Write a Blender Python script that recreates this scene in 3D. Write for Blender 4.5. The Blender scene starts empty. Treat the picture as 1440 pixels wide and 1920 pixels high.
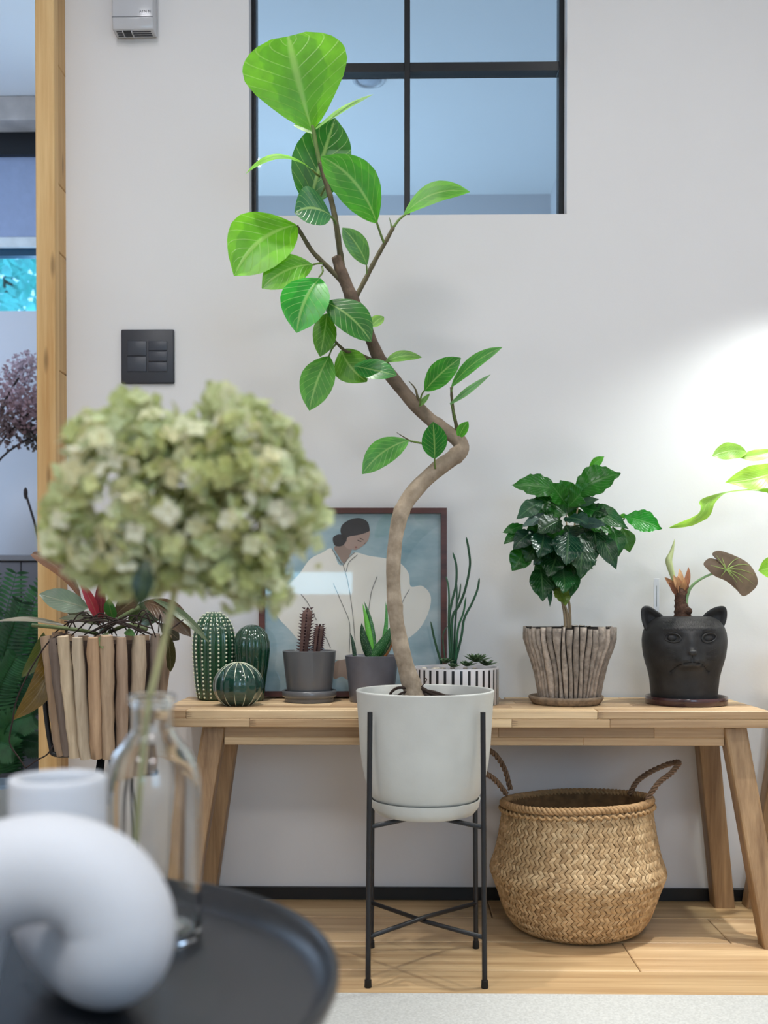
import bpy, bmesh, math, random
from mathutils import Vector, Matrix, Quaternion
random.seed(7)
R = math.radians
scene = bpy.context.scene
COL = scene.collection

# ------------------------------------------------------------------ camera
FPX = 1900.0                     # focal length in pixels of the 1440x1920 frame
CAMZ, YAW, PITCH = 0.68, R(0.9), R(-0.8)
HORIZON = 1130.0
PPY = HORIZON + FPX * math.tan(-PITCH)      # principal point row
cam_data = bpy.data.cameras.new('camera')
cam = bpy.data.objects.new('camera', cam_data)
COL.objects.link(cam)
cam.location = (0, 0, CAMZ)
cam.rotation_euler = (R(90) + PITCH, 0, YAW)
cam_data.sensor_fit = 'VERTICAL'
cam_data.sensor_height = 36
cam_data.sensor_width = 27
cam_data.lens = FPX / 1920 * 36
cam_data.shift_y = (PPY - 960) / 1920
cam_data.clip_start = 0.02
cam_data.dof.use_dof = True
cam_data.dof.focus_distance = 2.0
cam_data.dof.aperture_fstop = 4.8
scene.camera = cam

# ------------------------------------------------------------------ world, lights, exposure
world = bpy.data.worlds.new('world'); scene.world = world
world.use_nodes = True
bgn = world.node_tree.nodes['Background']
bgn.inputs[0].default_value = (0.30, 0.62, 1.0, 1); bgn.inputs[1].default_value = 2.6
def light(name, kind, loc, power, color=(1, 1, 1), rot=(0, 0, 0), **kw):
    d = bpy.data.lights.new(name, kind); d.energy = power; d.color = color
    for k, v in kw.items(): setattr(d, k, v)
    o = bpy.data.objects.new(name, d); COL.objects.link(o); o.location = loc; o.rotation_euler = rot
    return o
# ceiling downlights of the room, with one added fill lamp among them
light('downlight_a', 'AREA', (-0.62, 1.45, 2.385), 2.0, (0.98, 0.97, 1.0), shape='DISK', size=0.16)
light('downlight_b', 'AREA', (0.64, 1.45, 2.385), 2.4, (1.0, 0.99, 0.955), shape='DISK', size=0.16)
light('downlight_c', 'AREA', (-0.64, 0.82, 2.385), 10.0, (1.0, 0.975, 0.965), shape='DISK', size=0.2)
light('front_fill_lamp', 'AREA', (0.15, -0.75, 2.385), 15.0, (1.0, 0.98, 0.96), shape='DISK', size=0.4)  # added behind the camera for frontal fill
light('downlight_f', 'AREA', (-1.1, -0.4, 2.385), 8.0, (0.96, 0.98, 1.0), shape='DISK', size=0.4)
light('downlight_d', 'AREA', (1.08, 0.85, 2.385), 6.0, (1.0, 0.975, 0.94), shape='DISK', size=0.2)
# narrow track spots over the bench
light('track_spot_a', 'SPOT', (0.90, 1.84, 2.37), 150.0, (1.0, 0.97, 0.92), rot=(R(-5), 0, 0), spot_size=R(45), spot_blend=0.8, shadow_soft_size=0.02)
light('track_spot_b', 'SPOT', (-0.30, 1.76, 2.37), 70.0, (1.0, 0.97, 0.92), rot=(R(0), 0, 0), spot_size=R(46), spot_blend=0.8, shadow_soft_size=0.02)
# clip-on plant lamp hanging over the bench, right of the frame
light('plant_lamp_light', 'SPOT', (0.97, 2.05, 1.52), 32.0, (0.93, 1.0, 0.97), rot=(R(0), R(10), 0), spot_size=R(112), spot_blend=0.9, shadow_soft_size=0.03)
# daylight at the small window behind the camera, then added fill panels
light('daylight_small_window', 'AREA', (-0.68, -2.22, 1.38), 1.7, (0.50, 0.85, 1.0), rot=(R(90), 0, 0), shape='RECTANGLE', size=0.72, size_y=0.15)
light('front_fill_panel', 'AREA', (1.0, -2.22, 1.5), 12.0, (0.66, 0.83, 1.0), rot=(R(90), 0, 0), shape='RECTANGLE', size=1.1, size_y=1.2)  # added fill panel in an opening cut for it
light('rear_ceiling_fill', 'AREA', (-1.03, 3.97, 1.3), 30.0, (0.52, 0.79, 1.0), rot=(0, R(-122), 0), shape='RECTANGLE', size=1.2, size_y=0.6)  # added panel on the solid return wall, brightens the far room's ceiling
light('rear_side_fill', 'AREA', (-1.97, 2.85, 1.5), 11.0, (0.52, 0.72, 1.0), rot=(0, R(-90), 0), shape='RECTANGLE', size=1.2, size_y=0.6)  # added weaker panel by the solid side wall, brightens the area past the post
vs = scene.view_settings
vs.view_transform = 'Standard'; vs.look = 'None'; vs.gamma = 1.0; vs.use_curve_mapping = False
vs.exposure = -0.04
cy = scene.cycles
cy.use_denoising = True
cy.use_adaptive_sampling = True; cy.adaptive_threshold = 0.04; cy.adaptive_min_samples = 24
cy.max_bounces = 8; cy.diffuse_bounces = 3; cy.glossy_bounces = 3; cy.transmission_bounces = 8; cy.transparent_max_bounces = 12
cy.caustics_reflective = False; cy.caustics_refractive = True; cy.blur_glossy = 0.5
cy.sample_clamp_indirect = 4.0

# ------------------------------------------------------------------ picture geometry -> world
_rot = cam.rotation_euler.to_matrix()
def ray(u, v): return _rot @ Vector(((u - 720) / FPX, (PPY - v) / FPX, -1.0))
CAMP = Vector((0, 0, CAMZ))
def P(u, v, Y):
    d = ray(u, v); return CAMP + d * (Y / d.y)
def PZ(u, v, z):
    d = ray(u, v); return CAMP + d * ((z - CAMZ) / d.z)
def PPL(u, v, p0, n):
    d = ray(u, v); return CAMP + d * ((p0 - CAMP).dot(n) / d.dot(n))
def S(Y): return Y / FPX         # metres per pixel at depth Y

# ------------------------------------------------------------------ materials
def lin(c): 
    c = c / 255.0
    return c / 12.92 if c <= 0.04045 else ((c + 0.055) / 1.055) ** 2.4
def C(r, g, b, k=1.0): return (min(1, lin(r) * k), min(1, lin(g) * k), min(1, lin(b) * k), 1)
class NT:
    def __init__(s, name):
        s.m = bpy.data.materials.new(name); s.m.use_nodes = True
        s.t = s.m.node_tree; s.b = s.t.nodes['Principled BSDF']; s.out = s.t.nodes['Material Output']
    def n(s, kind, **kw):
        x = s.t.nodes.new('ShaderNode' + kind)
        for k, v in kw.items(): setattr(x, k, v)
        return x
    def l(s, a, b): s.t.links.new(a, b)
    def setin(s, sock, v):
        if isinstance(v, bpy.types.NodeSocket): s.l(v, sock)
        else: sock.default_value = v
    def math(s, op, a, b=None, c=None, clamp=False):
        x = s.n('Math', operation=op, use_clamp=clamp)
        s.setin(x.inputs[0], a)
        if b is not None: s.setin(x.inputs[1], b)
        if c is not None: s.setin(x.inputs[2], c)
        return x.outputs[0]
    def mix(s, f, a, b, mode='MIX'):
        x = s.n('Mix', data_type='RGBA', blend_type=mode)
        s.setin(x.inputs[0], f); s.setin(x.inputs[6], a); s.setin(x.inputs[7], b)
        return x.outputs[2]
    def noise(s, vec, scale, detail=3, rough=0.5):
        x = s.n('TexNoise'); x.inputs['Scale'].default_value = scale; x.inputs['Detail'].default_value = detail; x.inputs['Roughness'].default_value = rough
        if vec is not None: s.l(vec, x.inputs['Vector'])
        return x.outputs[0]
    def ramp(s, f, stops):
        x = s.n('ValToRGB'); e = x.color_ramp.elements
        while len(e) < len(stops): e.new(0.5)
        for i, (p, c) in enumerate(stops): e[i].position = p; e[i].color = c
        s.setin(x.inputs[0], f); return x.outputs[0]
    def objvec(s, scale=(1, 1, 1), rnd=0.0):
        tc = s.n('TexCoord'); mp = s.n('Mapping'); mp.inputs['Scale'].default_value = scale
        s.l(tc.outputs['Object'], mp.inputs['Vector'])
        if rnd:
            oi = s.n('ObjectInfo'); va = s.n('VectorMath', operation='MULTIPLY_ADD')
            s.l(oi.outputs['Random'], va.inputs[0]); va.inputs[1].default_value = (rnd, rnd * 0.7, rnd * 1.3); s.l(mp.outputs[0], va.inputs[2])
            return va.outputs[0]
        return mp.outputs[0]
    def bump(s, h, strength=0.3, dist=0.002):
        x = s.n('Bump'); x.inputs['Strength'].default_value = strength; x.inputs['Distance'].default_value = dist
        s.l(h, x.inputs['Height']); s.l(x.outputs[0], s.b.inputs['Normal'])
    def bsdf(s, **kw):
        for k, v in kw.items(): s.setin(s.b.inputs[k.replace('_', ' ')], v)
def simple(name, col, rough=0.6, var=0.12, scale=20, bump=0.0, bscale=150, metal=0.0, coat=0.0, spec=0.5):
    """plain surface with a slight procedural mottling"""
    m = NT(name); v = m.objvec()
    c2 = tuple(max(0, x * (1 - var)) for x in col[:3]) + (1,)
    c1 = tuple(min(1, x * (1 + var * 0.6)) for x in col[:3]) + (1,)
    nz = m.noise(v, scale)
    m.bsdf(Base_Color=m.ramp(nz, [(0.3, c2), (0.7, c1)]), Roughness=rough, Metallic=metal, Coat_Weight=coat, Coat_Roughness=0.05)
    m.b.inputs['Specular IOR Level'].default_value = spec
    if bump: m.bump(m.noise(v, bscale, 4), bump)
    return m.m
def wood(name, dark, light_, axis='X', rough=0.5, tint=True, grain=1.0, knots=False, bump=0.15):
    m = NT(name)
    a, b = 1.6, 26.0 * grain
    sc = {'X': (a, b, b), 'Y': (b, a, b), 'Z': (b, b, a)}[axis]
    v = m.objvec(sc, 37.0)
    n1 = m.noise(v, 1.0, 5, 0.6)
    v2 = m.objvec(tuple(x * 4.5 if x > 5 else x * 2 for x in sc), 37.0)
    n2 = m.noise(v2, 1.0, 3, 0.6)
    f = m.math('ADD', m.math('MULTIPLY', n1, 0.72), m.math('MULTIPLY', n2, 0.28))
    col = m.ramp(f, [(0.32, dark), (0.5, tuple((x + y) / 2 for x, y in zip(dark, light_))), (0.66, light_)])
    if knots:
        vk = m.objvec({'X': (5, 24, 24), 'Z': (24, 24, 5), 'Y': (24, 5, 24)}[axis], 11.0)
        vo = m.n('TexVoronoi'); vo.inputs['Scale'].default_value = 1.0; m.l(vk, vo.inputs['Vector'])
        k = m.ramp(vo.outputs['Distance'], [(0.05, (1, 1, 1, 1)), (0.17, (0, 0, 0, 1))])
        col = m.mix(m.math('MULTIPLY', k, 0.65), col, tuple(x * 0.32 for x in dark[:3]) + (1,))
    if tint:
        oi = m.n('ObjectInfo'); col = m.mix(1.0, col, oi.outputs['Color'], 'MULTIPLY')
    m.bsdf(Base_Color=col, Roughness=rough)
    m.bump(f, bump, 0.0015)
    return m.m
def leafmat(name, nv=11, vein=0.45, varieg=0.0, rough=0.32, transl=0.35, sweep=0.35, veincol=None, gloss=0.5, vw=0.80):
    """leaf blade: object colour, paler midrib and side veins laid out on the blade's own UV"""
    m = NT(name)
    oi = m.n('ObjectInfo'); tc = m.n('TexCoord'); sp = m.n('SeparateXYZ'); m.l(tc.outputs['UV'], sp.inputs[0])
    x = m.math('MULTIPLY', m.math('ABSOLUTE', m.math('SUBTRACT', sp.outputs[0], 0.5)), 2.0)
    t = sp.outputs[1]
    mid = m.ramp(x, [(0.03, (1, 1, 1, 1)), (0.09, (0, 0, 0, 1))])
    ph = m.math('FRACT', m.math('MULTIPLY', m.math('SUBTRACT', t, m.math('MULTIPLY', x, sweep)), float(nv)))
    tri = m.math('MULTIPLY', m.math('ABSOLUTE', m.math('SUBTRACT', ph, 0.5)), 2.0)
    lat = m.ramp(tri, [(vw, (0, 0, 0, 1)), (0.97, (1, 1, 1, 1))])
    vm = m.math('MAXIMUM', mid, m.math('MULTIPLY', lat, 0.75))
    base = oi.outputs['Color']
    nz = m.noise(m.objvec((1, 1, 1), 9.0), 34, 3)
    base = m.mix(1.0, base, m.ramp(nz, [(0.3, (0.78, 0.78, 0.78, 1)), (0.7, (1.12, 1.12, 1.12, 1))]), 'MULTIPLY')
    if varieg:
        n2 = m.noise(m.objvec((1, 1, 1), 5.0), 26, 2)
        e = m.math('ADD', m.math('MULTIPLY', x, 0.75), m.math('MULTIPLY', n2, 0.75))
        fm = m.ramp(e, [(0.80, (0, 0, 0, 1)), (0.86, (1, 1, 1, 1))])
        base = m.mix(m.math('MULTIPLY', fm, varieg), base, m.mix(1.0, base, (1.9, 1.55, 1.25, 1), 'MULTIPLY'))
    vc = veincol or (0.55, 0.72, 0.28, 1)
    col = m.mix(m.math('MULTIPLY', vm, vein), base, vc)
    m.bsdf(Base_Color=col, Roughness=rough)
    m.b.inputs['Specular IOR Level'].default_value = gloss
    m.bump(vm, 0.25, 0.0012)
    tr = m.n('BsdfTranslucent'); m.l(m.mix(1.0, col, (1.3, 1.35, 0.6, 1), 'MULTIPLY'), tr.inputs[0])
    mx = m.n('MixShader'); mx.inputs[0].default_value = transl
    m.l(m.b.outputs[0], mx.inputs[1]); m.l(tr.outputs[0], mx.inputs[2]); m.l(mx.outputs[0], m.out.inputs[0])
    return m.m
def tinted(name, rough=0.6, var=0.2, scale=60, bump=0.2, bscale=120, transl=0.0, coat=0.0, stretch=(1, 1, 1)):
    """takes the object's own colour, with procedural mottling"""
    m = NT(name); oi = m.n('ObjectInfo'); v = m.objvec(stretch, 7.0)
    nz = m.noise(v, scale, 4)
    col = m.mix(1.0, oi.outputs['Color'], m.ramp(nz, [(0.3, (1 - var,) * 3 + (1,)), (0.7, (1 + var,) * 3 + (1,))]), 'MULTIPLY')
    m.bsdf(Base_Color=col, Roughness=rough, Coat_Weight=coat, Coat_Roughness=0.06)
    if bump: m.bump(m.noise(v, bscale, 4), bump)
    if transl:
        tr = m.n('BsdfTranslucent'); m.l(col, tr.inputs[0]); mx = m.n('MixShader'); mx.inputs[0].default_value = transl
        m.l(m.b.outputs[0], mx.inputs[1]); m.l(tr.outputs[0], mx.inputs[2]); m.l(mx.outputs[0], m.out.inputs[0])
    return m.m
def paneglass(name, tintc=(1, 1, 1, 1), ior=1.45):
    m = NT(name)
    tr = m.n('BsdfTransparent'); tr.inputs[0].default_value = tintc
    gl = m.n('BsdfGlossy'); gl.inputs['Roughness'].default_value = 0.02
    lw = m.n('LayerWeight'); lw.inputs[0].default_value = 0.5
    f0 = ((ior - 1) / (ior + 1)) ** 2
    fr = m.math('MULTIPLY_ADD', m.math('POWER', lw.outputs['Facing'], 5.0), 1 - f0, f0)
    mx = m.n('MixShader'); m.l(fr, mx.inputs[0]); m.l(tr.outputs[0], mx.inputs[1]); m.l(gl.outputs[0], mx.inputs[2])
    m.l(mx.outputs[0], m.out.inputs[0]); m.t.nodes.remove(m.b)
    return m.m

# ------------------------------------------------------------------ mesh helpers
ORG = {}
def _link(o, parent, org):
    COL.objects.link(o)
    if parent is not None: o.parent = parent
    ORG[o.name] = org
    return o
def thing(name, label, cat, loc, group=None, kind=None):
    o = bpy.data.objects.new(name, None); o.empty_display_size = 0.05
    COL.objects.link(o); o.location = loc; ORG[o.name] = Vector(loc)
    if label: o['label'] = label
    if cat: o['category'] = cat
    if group: o['group'] = group
    if kind: o['kind'] = kind
    return o
def tag(o, label=None, cat=None, group=None, kind=None):
    if label: o['label'] = label
    if cat: o['category'] = cat
    if group: o['group'] = group
    if kind: o['kind'] = kind
    return o
def mesh(name, geo, mat, parent=None, smooth=True, color=None, org=None, sharp=None):
    """geo = (verts in world coordinates, faces[, uvs per vertex]); becomes one mesh object"""
    vs_, fs = geo[0], geo[1]
    if org is None: org = ORG[parent.name] if parent is not None else Vector((0, 0, 0))
    org = Vector(org)
    me = bpy.data.meshes.new(name)
    me.from_pydata([tuple(Vector(v) - org) for v in vs_], [], fs)
    if len(geo) > 2 and geo[2]:
        uv = me.uv_layers.new(name='UVMap'); q = geo[2]
        for lp in me.loops: uv.data[lp.index].uv = q[lp.vertex_index]
    if smooth:
        me.polygons.foreach_set('use_smooth', [True] * len(me.polygons))
        if sharp: me.set_sharp_from_angle(angle=R(sharp))
    me.materials.append(mat); me.update()
    o = bpy.data.objects.new(name, me)
    if color: o.color = color
    _link(o, parent, org)
    if parent is None: o.location = org
    elif parent.name in ORG and (ORG[parent.name] - org).length > 1e-9: o.location = org - ORG[parent.name]
    return o
def merge(*geos):
    V, F, U = [], [], []; anyuv = any(len(g) > 2 and g[2] for g in geos)
    for g in geos:
        k = len(V); V += list(g[0]); F += [tuple(i + k for i in f) for f in g[1]]
        if anyuv: U += list(g[2]) if len(g) > 2 and g[2] else [(0, 0)] * len(g[0])
    return (V, F, U) if anyuv else (V, F)
def box(x0, x1, y0, y1, z0, z1, bev=0.0, seg=2):
    if bev <= 0:
        v = [(x, y, z) for z in (z0, z1) for y in (y0, y1) for x in (x0, x1)]
        return v, [(0, 2, 3, 1), (4, 5, 7, 6), (0, 1, 5, 4), (2, 6, 7, 3), (0, 4, 6, 2), (1, 3, 7, 5)]
    bm = bmesh.new(); bmesh.ops.create_cube(bm, size=1)
    for q in bm.verts: q.co = Vector(((x0 + x1) / 2 + q.co.x * (x1 - x0), (y0 + y1) / 2 + q.co.y * (y1 - y0), (z0 + z1) / 2 + q.co.z * (z1 - z0)))
    bmesh.ops.bevel(bm, geom=list(bm.edges), offset=bev, segments=seg, profile=0.5, affect='EDGES')
    bm.verts.index_update()
    g = [tuple(q.co) for q in bm.verts], [tuple(x.index for x in f.verts) for f in bm.faces]
    bm.free(); return g
def xform(geo, M): return ([tuple(M @ Vector(v)) for v in geo[0]], geo[1]) + tuple(geo[2:])
def bar(p0, p1, w, d, bev=0.003, up=Vector((0, 1, 0))):
    """square timber from p0 to p1, w across, d along 'up'"""
    p0, p1 = Vector(p0), Vector(p1); L = (p1 - p0).length; z = (p1 - p0).normalized()
    x = up.cross(z).normalized(); y = z.cross(x)
    M = Matrix((x, y, z)).transposed().to_4x4(); M.translation = p0
    return xform(box(-w / 2, w / 2, -d / 2, d / 2, 0, L, bev), M)
def catmull(pts, n=6):
    pts = [Vector(p) for p in pts]; out = []
    q = [pts[0] * 2 - pts[1]] + pts + [pts[-1] * 2 - pts[-2]]
    for i in range(1, len(q) - 2):
        for k in range(n):
            t = k / n; a, b, c, d = q[i - 1], q[i], q[i + 1], q[i + 2]
            out.append(0.5 * ((2 * b) + (c - a) * t + (2 * a - 5 * b + 4 * c - d) * t * t + (3 * b - a - 3 * c + d) * t ** 3))
    out.append(pts[-1]); return out
def lerpl(vals, n):
    out = []
    for i in range(len(vals) - 1):
        for k in range(n): out.append(vals[i] + (vals[i + 1] - vals[i]) * k / n)
    out.append(vals[-1]); return out
def tube(path, rad, seg=8, cap=True, jitter=0.0):
    path = [Vector(p) for p in path]; n = len(path)
    if not hasattr(rad, '__len__'): rad = [rad] * n
    V, F = [], []
    t = (path[1] - path[0]).normalized()
    a = Vector((0, 0, 1)) if abs(t.z) < 0.9 else Vector((1, 0, 0))
    u = t.cross(a).normalized()
    for i in range(n):
        t2 = (path[min(i + 1, n - 1)] - path[max(i - 1, 0)]).normalized()
        if t2.length < 1e-9: t2 = t
        u = (u - t2 * u.dot(t2)).normalized(); w = t2.cross(u); t = t2
        for k in range(seg):
            an = 2 * math.pi * k / seg; r = rad[i] * (1 + (random.uniform(-jitter, jitter) if jitter else 0))
            V.append(tuple(path[i] + (u * math.cos(an) + w * math.sin(an)) * r))
    for i in range(n - 1):
        for k in range(seg):
            k2 = (k + 1) % seg
            F.append((i * seg + k, i * seg + k2, (i + 1) * seg + k2, (i + 1) * seg + k))
    if cap:
        F.append(tuple(reversed(range(seg)))); F.append(tuple(range((n - 1) * seg, n * seg)))
    return V, F
def lathe(prof, cx, cy, seg=48, rf=None):
    """prof = [(r, z)] from the bottom centre outward and up (and back in); rf(theta, r, z) -> r"""
    V, F = [], []; idx = []
    for r, z in prof:
        if r < 1e-6: idx.append([len(V)]); V.append((cx, cy, z))
        else:
            row = []
            for k in range(seg):
                th = 2 * math.pi * k / seg; rr = rf(th, r, z) if rf else r
                row.append(len(V)); V.append((cx + rr * math.cos(th), cy + rr * math.sin(th), z))
            idx.append(row)
    for a, b in zip(idx, idx[1:]):
        for k in range(seg):
            k2 = (k + 1) % seg
            if len(a) == 1 and len(b) == 1: continue
            if len(a) == 1: F.append((a[0], b[k2], b[k]))
            elif len(b) == 1: F.append((a[k], a[k2], b[0]))
            else: F.append((a[k], a[k2], b[k2], b[k]))
    return V, F
def plprof(u, Y, pts):
    """pixel profile [(half width px, row px)] -> centre and metric profile"""
    c = P(u, HORIZON, Y)
    return c.x, [(hw * S(Y), P(u, v, Y).z) for hw, v in pts]
def ellipsoid(c, rx, ry, rz, seg=12, rings=8, M=None):
    V, F = [], []
    V.append((0, 0, -1))
    for i in range(1, rings):
        ph = -math.pi / 2 + math.pi * i / rings
        for k in range(seg):
            th = 2 * math.pi * k / seg; V.append((math.cos(ph) * math.cos(th), math.cos(ph) * math.sin(th), math.sin(ph)))
    V.append((0, 0, 1)); n = len(V) - 1
    for k in range(seg):
        k2 = (k + 1) % seg; F.append((0, 1 + k2, 1 + k)); b = 1 + (rings - 2) * seg; F.append((b + k, b + k2, n))
        for i in range(rings - 2):
            a = 1 + i * seg; F.append((a + k, a + k2, a + seg + k2, a + seg + k))
    V = [Vector((x * rx, y * ry, z * rz)) for x, y, z in V]
    if M: V = [M @ q for q in V]
    return [tuple(q + Vector(c)) for q in V], F
SHAPES = {
 'ficus': [(0, .04), (.06, .30), (.15, .58), (.3, .88), (.45, 1), (.6, .97), (.75, .80), (.87, .52), (.95, .22), (1, .02)],
 'obov':  [(0, .05), (.06, .22), (.15, .40), (.3, .64), (.45, .86), (.6, 1), (.75, 1), (.87, .86), (.95, .62), (1, .34)],
 'coffee': [(0, .05), (.1, .34), (.22, .68), (.4, .97), (.5, 1), (.65, .88), (.8, .56), (.9, .26), (.96, .10), (1, .01)],
 'lance': [(0, .25), (.15, .55), (.35, .95), (.5, 1), (.7, .8), (.85, .5), (.95, .2), (1, .02)],
 'blade': [(0, .95), (.2, 1), (.4, .93), (.6, .78), (.8, .5), (.92, .25), (1, .02)],
 'petal': [(0, .15), (.3, .75), (.6, 1), (.85, .75), (1, .1)],
}
def shp(name, t):
    s = SHAPES[name]
    for (a, b), (c, d) in zip(s, s[1:]):
        if t <= c: 
            k = (t - a) / (c - a); return b + (d - b) * k
    return s[-1][1]
def blade(base, tip, w, nrm=(0, -1, 0.25), shape='ficus', nl=14, nw=6, bend=0.06, side=0.0, fold=0.12, wave=0.0, wf=5, twist=0.0, thick=0.0):
    """a leaf blade between base and tip: w wide, arched by bend along its normal and by side in its plane"""
    base, tip = Vector(base), Vector(tip); ax = tip - base; L = ax.length; t = ax / L
    n = Vector(nrm); n = (n - t * n.dot(t)).normalized(); s = t.cross(n).normalized()
    V, F, U = [], [], []
    for i in range(nl + 1):
        q = i / nl; h = w / 2 * shp(shape, q)
        c = base + ax * q + n * (bend * L * 4 * q * (1 - q)) + s * (side * L * 4 * q * (1 - q))
        rot = Quaternion(t, twist * q); s2 = rot @ s; n2 = rot @ n
        for j in range(nw + 1):
            e = -1 + 2 * j / nw
            V.append(tuple(c + s2 * (h * e) + n2 * (fold * h * abs(e) + wave * w * math.sin(wf * 6.283 * q + (0 if e > 0 else 1.7)) * abs(e) ** 1.5)))
            U.append((e * 0.5 + 0.5, q))
    for i in range(nl):
        for j in range(nw):
            a = i * (nw + 1) + j; F.append((a, a + 1, a + nw + 2, a + nw + 1))
    return V, F, U
def poly_prism(pts, off):
    """closed polygon (list of Vectors) given thickness along the vector off"""
    n = len(pts); V = [tuple(p) for p in pts] + [tuple(Vector(p) + off) for p in pts]
    F = [tuple(range(n)), tuple(range(2 * n - 1, n - 1, -1))]
    for i in range(n): j = (i + 1) % n; F.append((i, i + n, j + n, j))
    return V, F
def smooth_poly(pts, n=5):
    m = len(pts); out = []
    for i in range(m):
        a, b, c, d = (Vector(pts[(i + k) % m]) for k in (-1, 0, 1, 2))
        for k in range(n):
            t = k / n; out.append(0.5 * ((2 * b) + (c - a) * t + (2 * a - 5 * b + 4 * c - d) * t * t + (3 * b - a - 3 * c + d) * t ** 3))
    return out
def text_geo(txt, size):
    cu = bpy.data.curves.new('lettering', 'FONT'); cu.body = txt; cu.size = size; cu.align_x = 'CENTER'
    o = bpy.data.objects.new('lettering_src', cu); COL.objects.link(o)
    me = bpy.data.meshes.new_from_object(o.evaluated_get(bpy.context.evaluated_depsgraph_get()))
    g = [tuple(v.co) for v in me.vertices], [tuple(p.vertices) for p in me.polygons]
    bpy.data.objects.remove(o); bpy.data.meshes.remove(me); bpy.data.curves.remove(cu)
    return g

# ------------------------------------------------------------------ shared materials
M = {}
M['wall'] = simple('wall_paint', C(232, 230, 230), 0.9, 0.015, 3, 0.06, 220)
M['rearwall'] = simple('rear_wall_paint', C(214, 212, 216), 0.9, 0.02, 3)
M['ceil'] = simple('ceiling_paint', C(236, 236, 238), 0.9, 0.012, 3)
M['black_base'] = simple('black_baseboard', C(14, 14, 16), 0.45, 0.1)
M['black_metal'] = simple('black_powder_coat', C(26, 27, 31), 0.42, 0.1, 60, 0.05, 400)
M['frame_black'] = simple('black_window_frame', C(14, 17, 23), 0.4, 0.1)
M['pine'] = wood('pine', C(196, 150, 92), C(236, 203, 148), 'Z', 0.55, True, 1.0, True, 0.1)
M['oak'] = wood('oak_floor', C(172, 138, 98), C(220, 192, 148), 'X', 0.42, True, 1.6, False, 0.12)
M['acacia'] = wood('acacia_x', C(162, 130, 96), C(228, 203, 166), 'X', 0.5, True, 1.3)
M['acaciaz'] = wood('acacia_z', C(126, 96, 68), C(194, 162, 124), 'Z', 0.5, True, 1.3)
M['rubber'] = simple('black_rubber', C(18, 18, 18), 0.7)
M['soil'] = simple('potting_soil', C(52, 40, 32), 0.95, 0.5, 140, 0.9, 260)
M['pane'] = paneglass('window_glass', (0.93, 0.97, 1.0, 1))

# ------------------------------------------------------------------ the room
YW = 2.32; YB = 2.44; ZC = 2.40
XL, XR, YF = -2.0, 1.75, -2.2
xw = P(105, 1000, 2.235).x - 0.003
wx0, wx1, wz0, wz1 = P(467, 200, YW).x, P(1063, 200, YW).x, P(760, 403, YW).z, 2.28
struct = dict(kind='structure')
w = mesh('wall_back', merge(box(xw, wx0, YW, YB, 0, ZC), box(wx1, XR, YW, YB, 0, ZC), box(wx0, wx1, YW, YB, 0, wz0), box(wx0, wx1, YW, YB, wz1, ZC), box(XL, -1.75, YW, YB, 0, ZC)), M['wall'], smooth=False)
tag(w, 'white painted wall behind the bench with an interior window opening', **struct)
tag(mesh('wall_left', box(XL - 0.1, XL, YF, 4.4, 0, ZC), M['wall'], smooth=False), 'white side wall left of the room', **struct)
tag(mesh('wall_right', box(XR, XR + 0.1, YF, YB, 0, ZC), M['wall'], smooth=False), 'white side wall right of the room', **struct)
tag(mesh('wall_front', merge(box(XL, -1.04, YF - 0.1, YF, 0, ZC), box(-0.32, 0.45, YF - 0.1, YF, 0, ZC), box(1.55, XR, YF - 0.1, YF, 0, ZC), box(-1.04, -0.32, YF - 0.1, YF, 0, 1.30), box(-1.04, -0.32, YF - 0.1, YF, 1.46, ZC), box(0.45, 1.55, YF - 0.1, YF, 0, 0.9), box(0.45, 1.55, YF - 0.1, YF, 2.1, ZC)), M['wall'], smooth=False), 'white wall behind the viewer with a window and an added light opening', **struct)  # the wide opening is added to hold a fill light
tag(mesh('ceiling', box(XL, XR, YF, 4.4, ZC, ZC + 0.1), M['ceil'], smooth=False), 'white painted ceiling over both rooms', **struct)

# floor: base slab with planks laid on it
fl = thing('floor', 'oak plank floor under the bench and the plant stand', None, (0, 0, 0), kind='structure')
mesh('subfloor', box(XL, XR, YF, 4.4, -0.06, -0.0125), M['oak'], fl, smooth=False, color=(0.8, 0.78, 0.74, 1))
PW = 0.157; rows = []
y = 2.182 + PW
joints = {0: [-1.1, 0.2, 0.95], 1: [-0.75, 0.662], 2: [-0.95, 0.444], 3: [-0.35, 1.0], 4: [-0.8, 0.3], 5: [-0.2, 0.8]}
r_ = 0
while y > 1.0:
    xs = [XL] + joints.get(r_, [-1.0 + 0.37 * (r_ % 5), 0.5 + 0.21 * (r_ % 4)]) + [XR]
    for a, b in zip(xs, xs[1:]):
        k = random.uniform(0.88, 1.10)
        pl = mesh('plank', box(-(b - a) / 2 + 0.0008, (b - a) / 2 - 0.0008, -PW / 2 + 0.0008, PW / 2 - 0.0008, -0.012, 0, 0.0015, 1), M['oak'], None, smooth=False, color=(k, k * random.uniform(0.96, 1.0), k * random.uniform(0.92, 1.0), 1))
        pl.parent = fl; pl.location = ((a + b) / 2, min(y - PW / 2, 9), 0)
    y -= PW; r_ += 1
mesh('floorboards_near', box(XL, XR, YF, y, -0.012, 0), M['oak'], fl, smooth=False, color=(1, 1, 1, 1))
mesh('floorboards_rear', box(XL, XR, 2.182 + PW, 4.4, -0.012, 0), M['oak'], fl, smooth=False, color=(0.9, 0.9, 0.9, 1))
bb = mesh('baseboard_back', box(P(135, 1670, YW).x, XR, YW - 0.012, YW, 0.0, 0.028, 0.001, 1), M['black_base'], smooth=False)
tag(bb, 'low black baseboard along the white wall', **struct)

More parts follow.
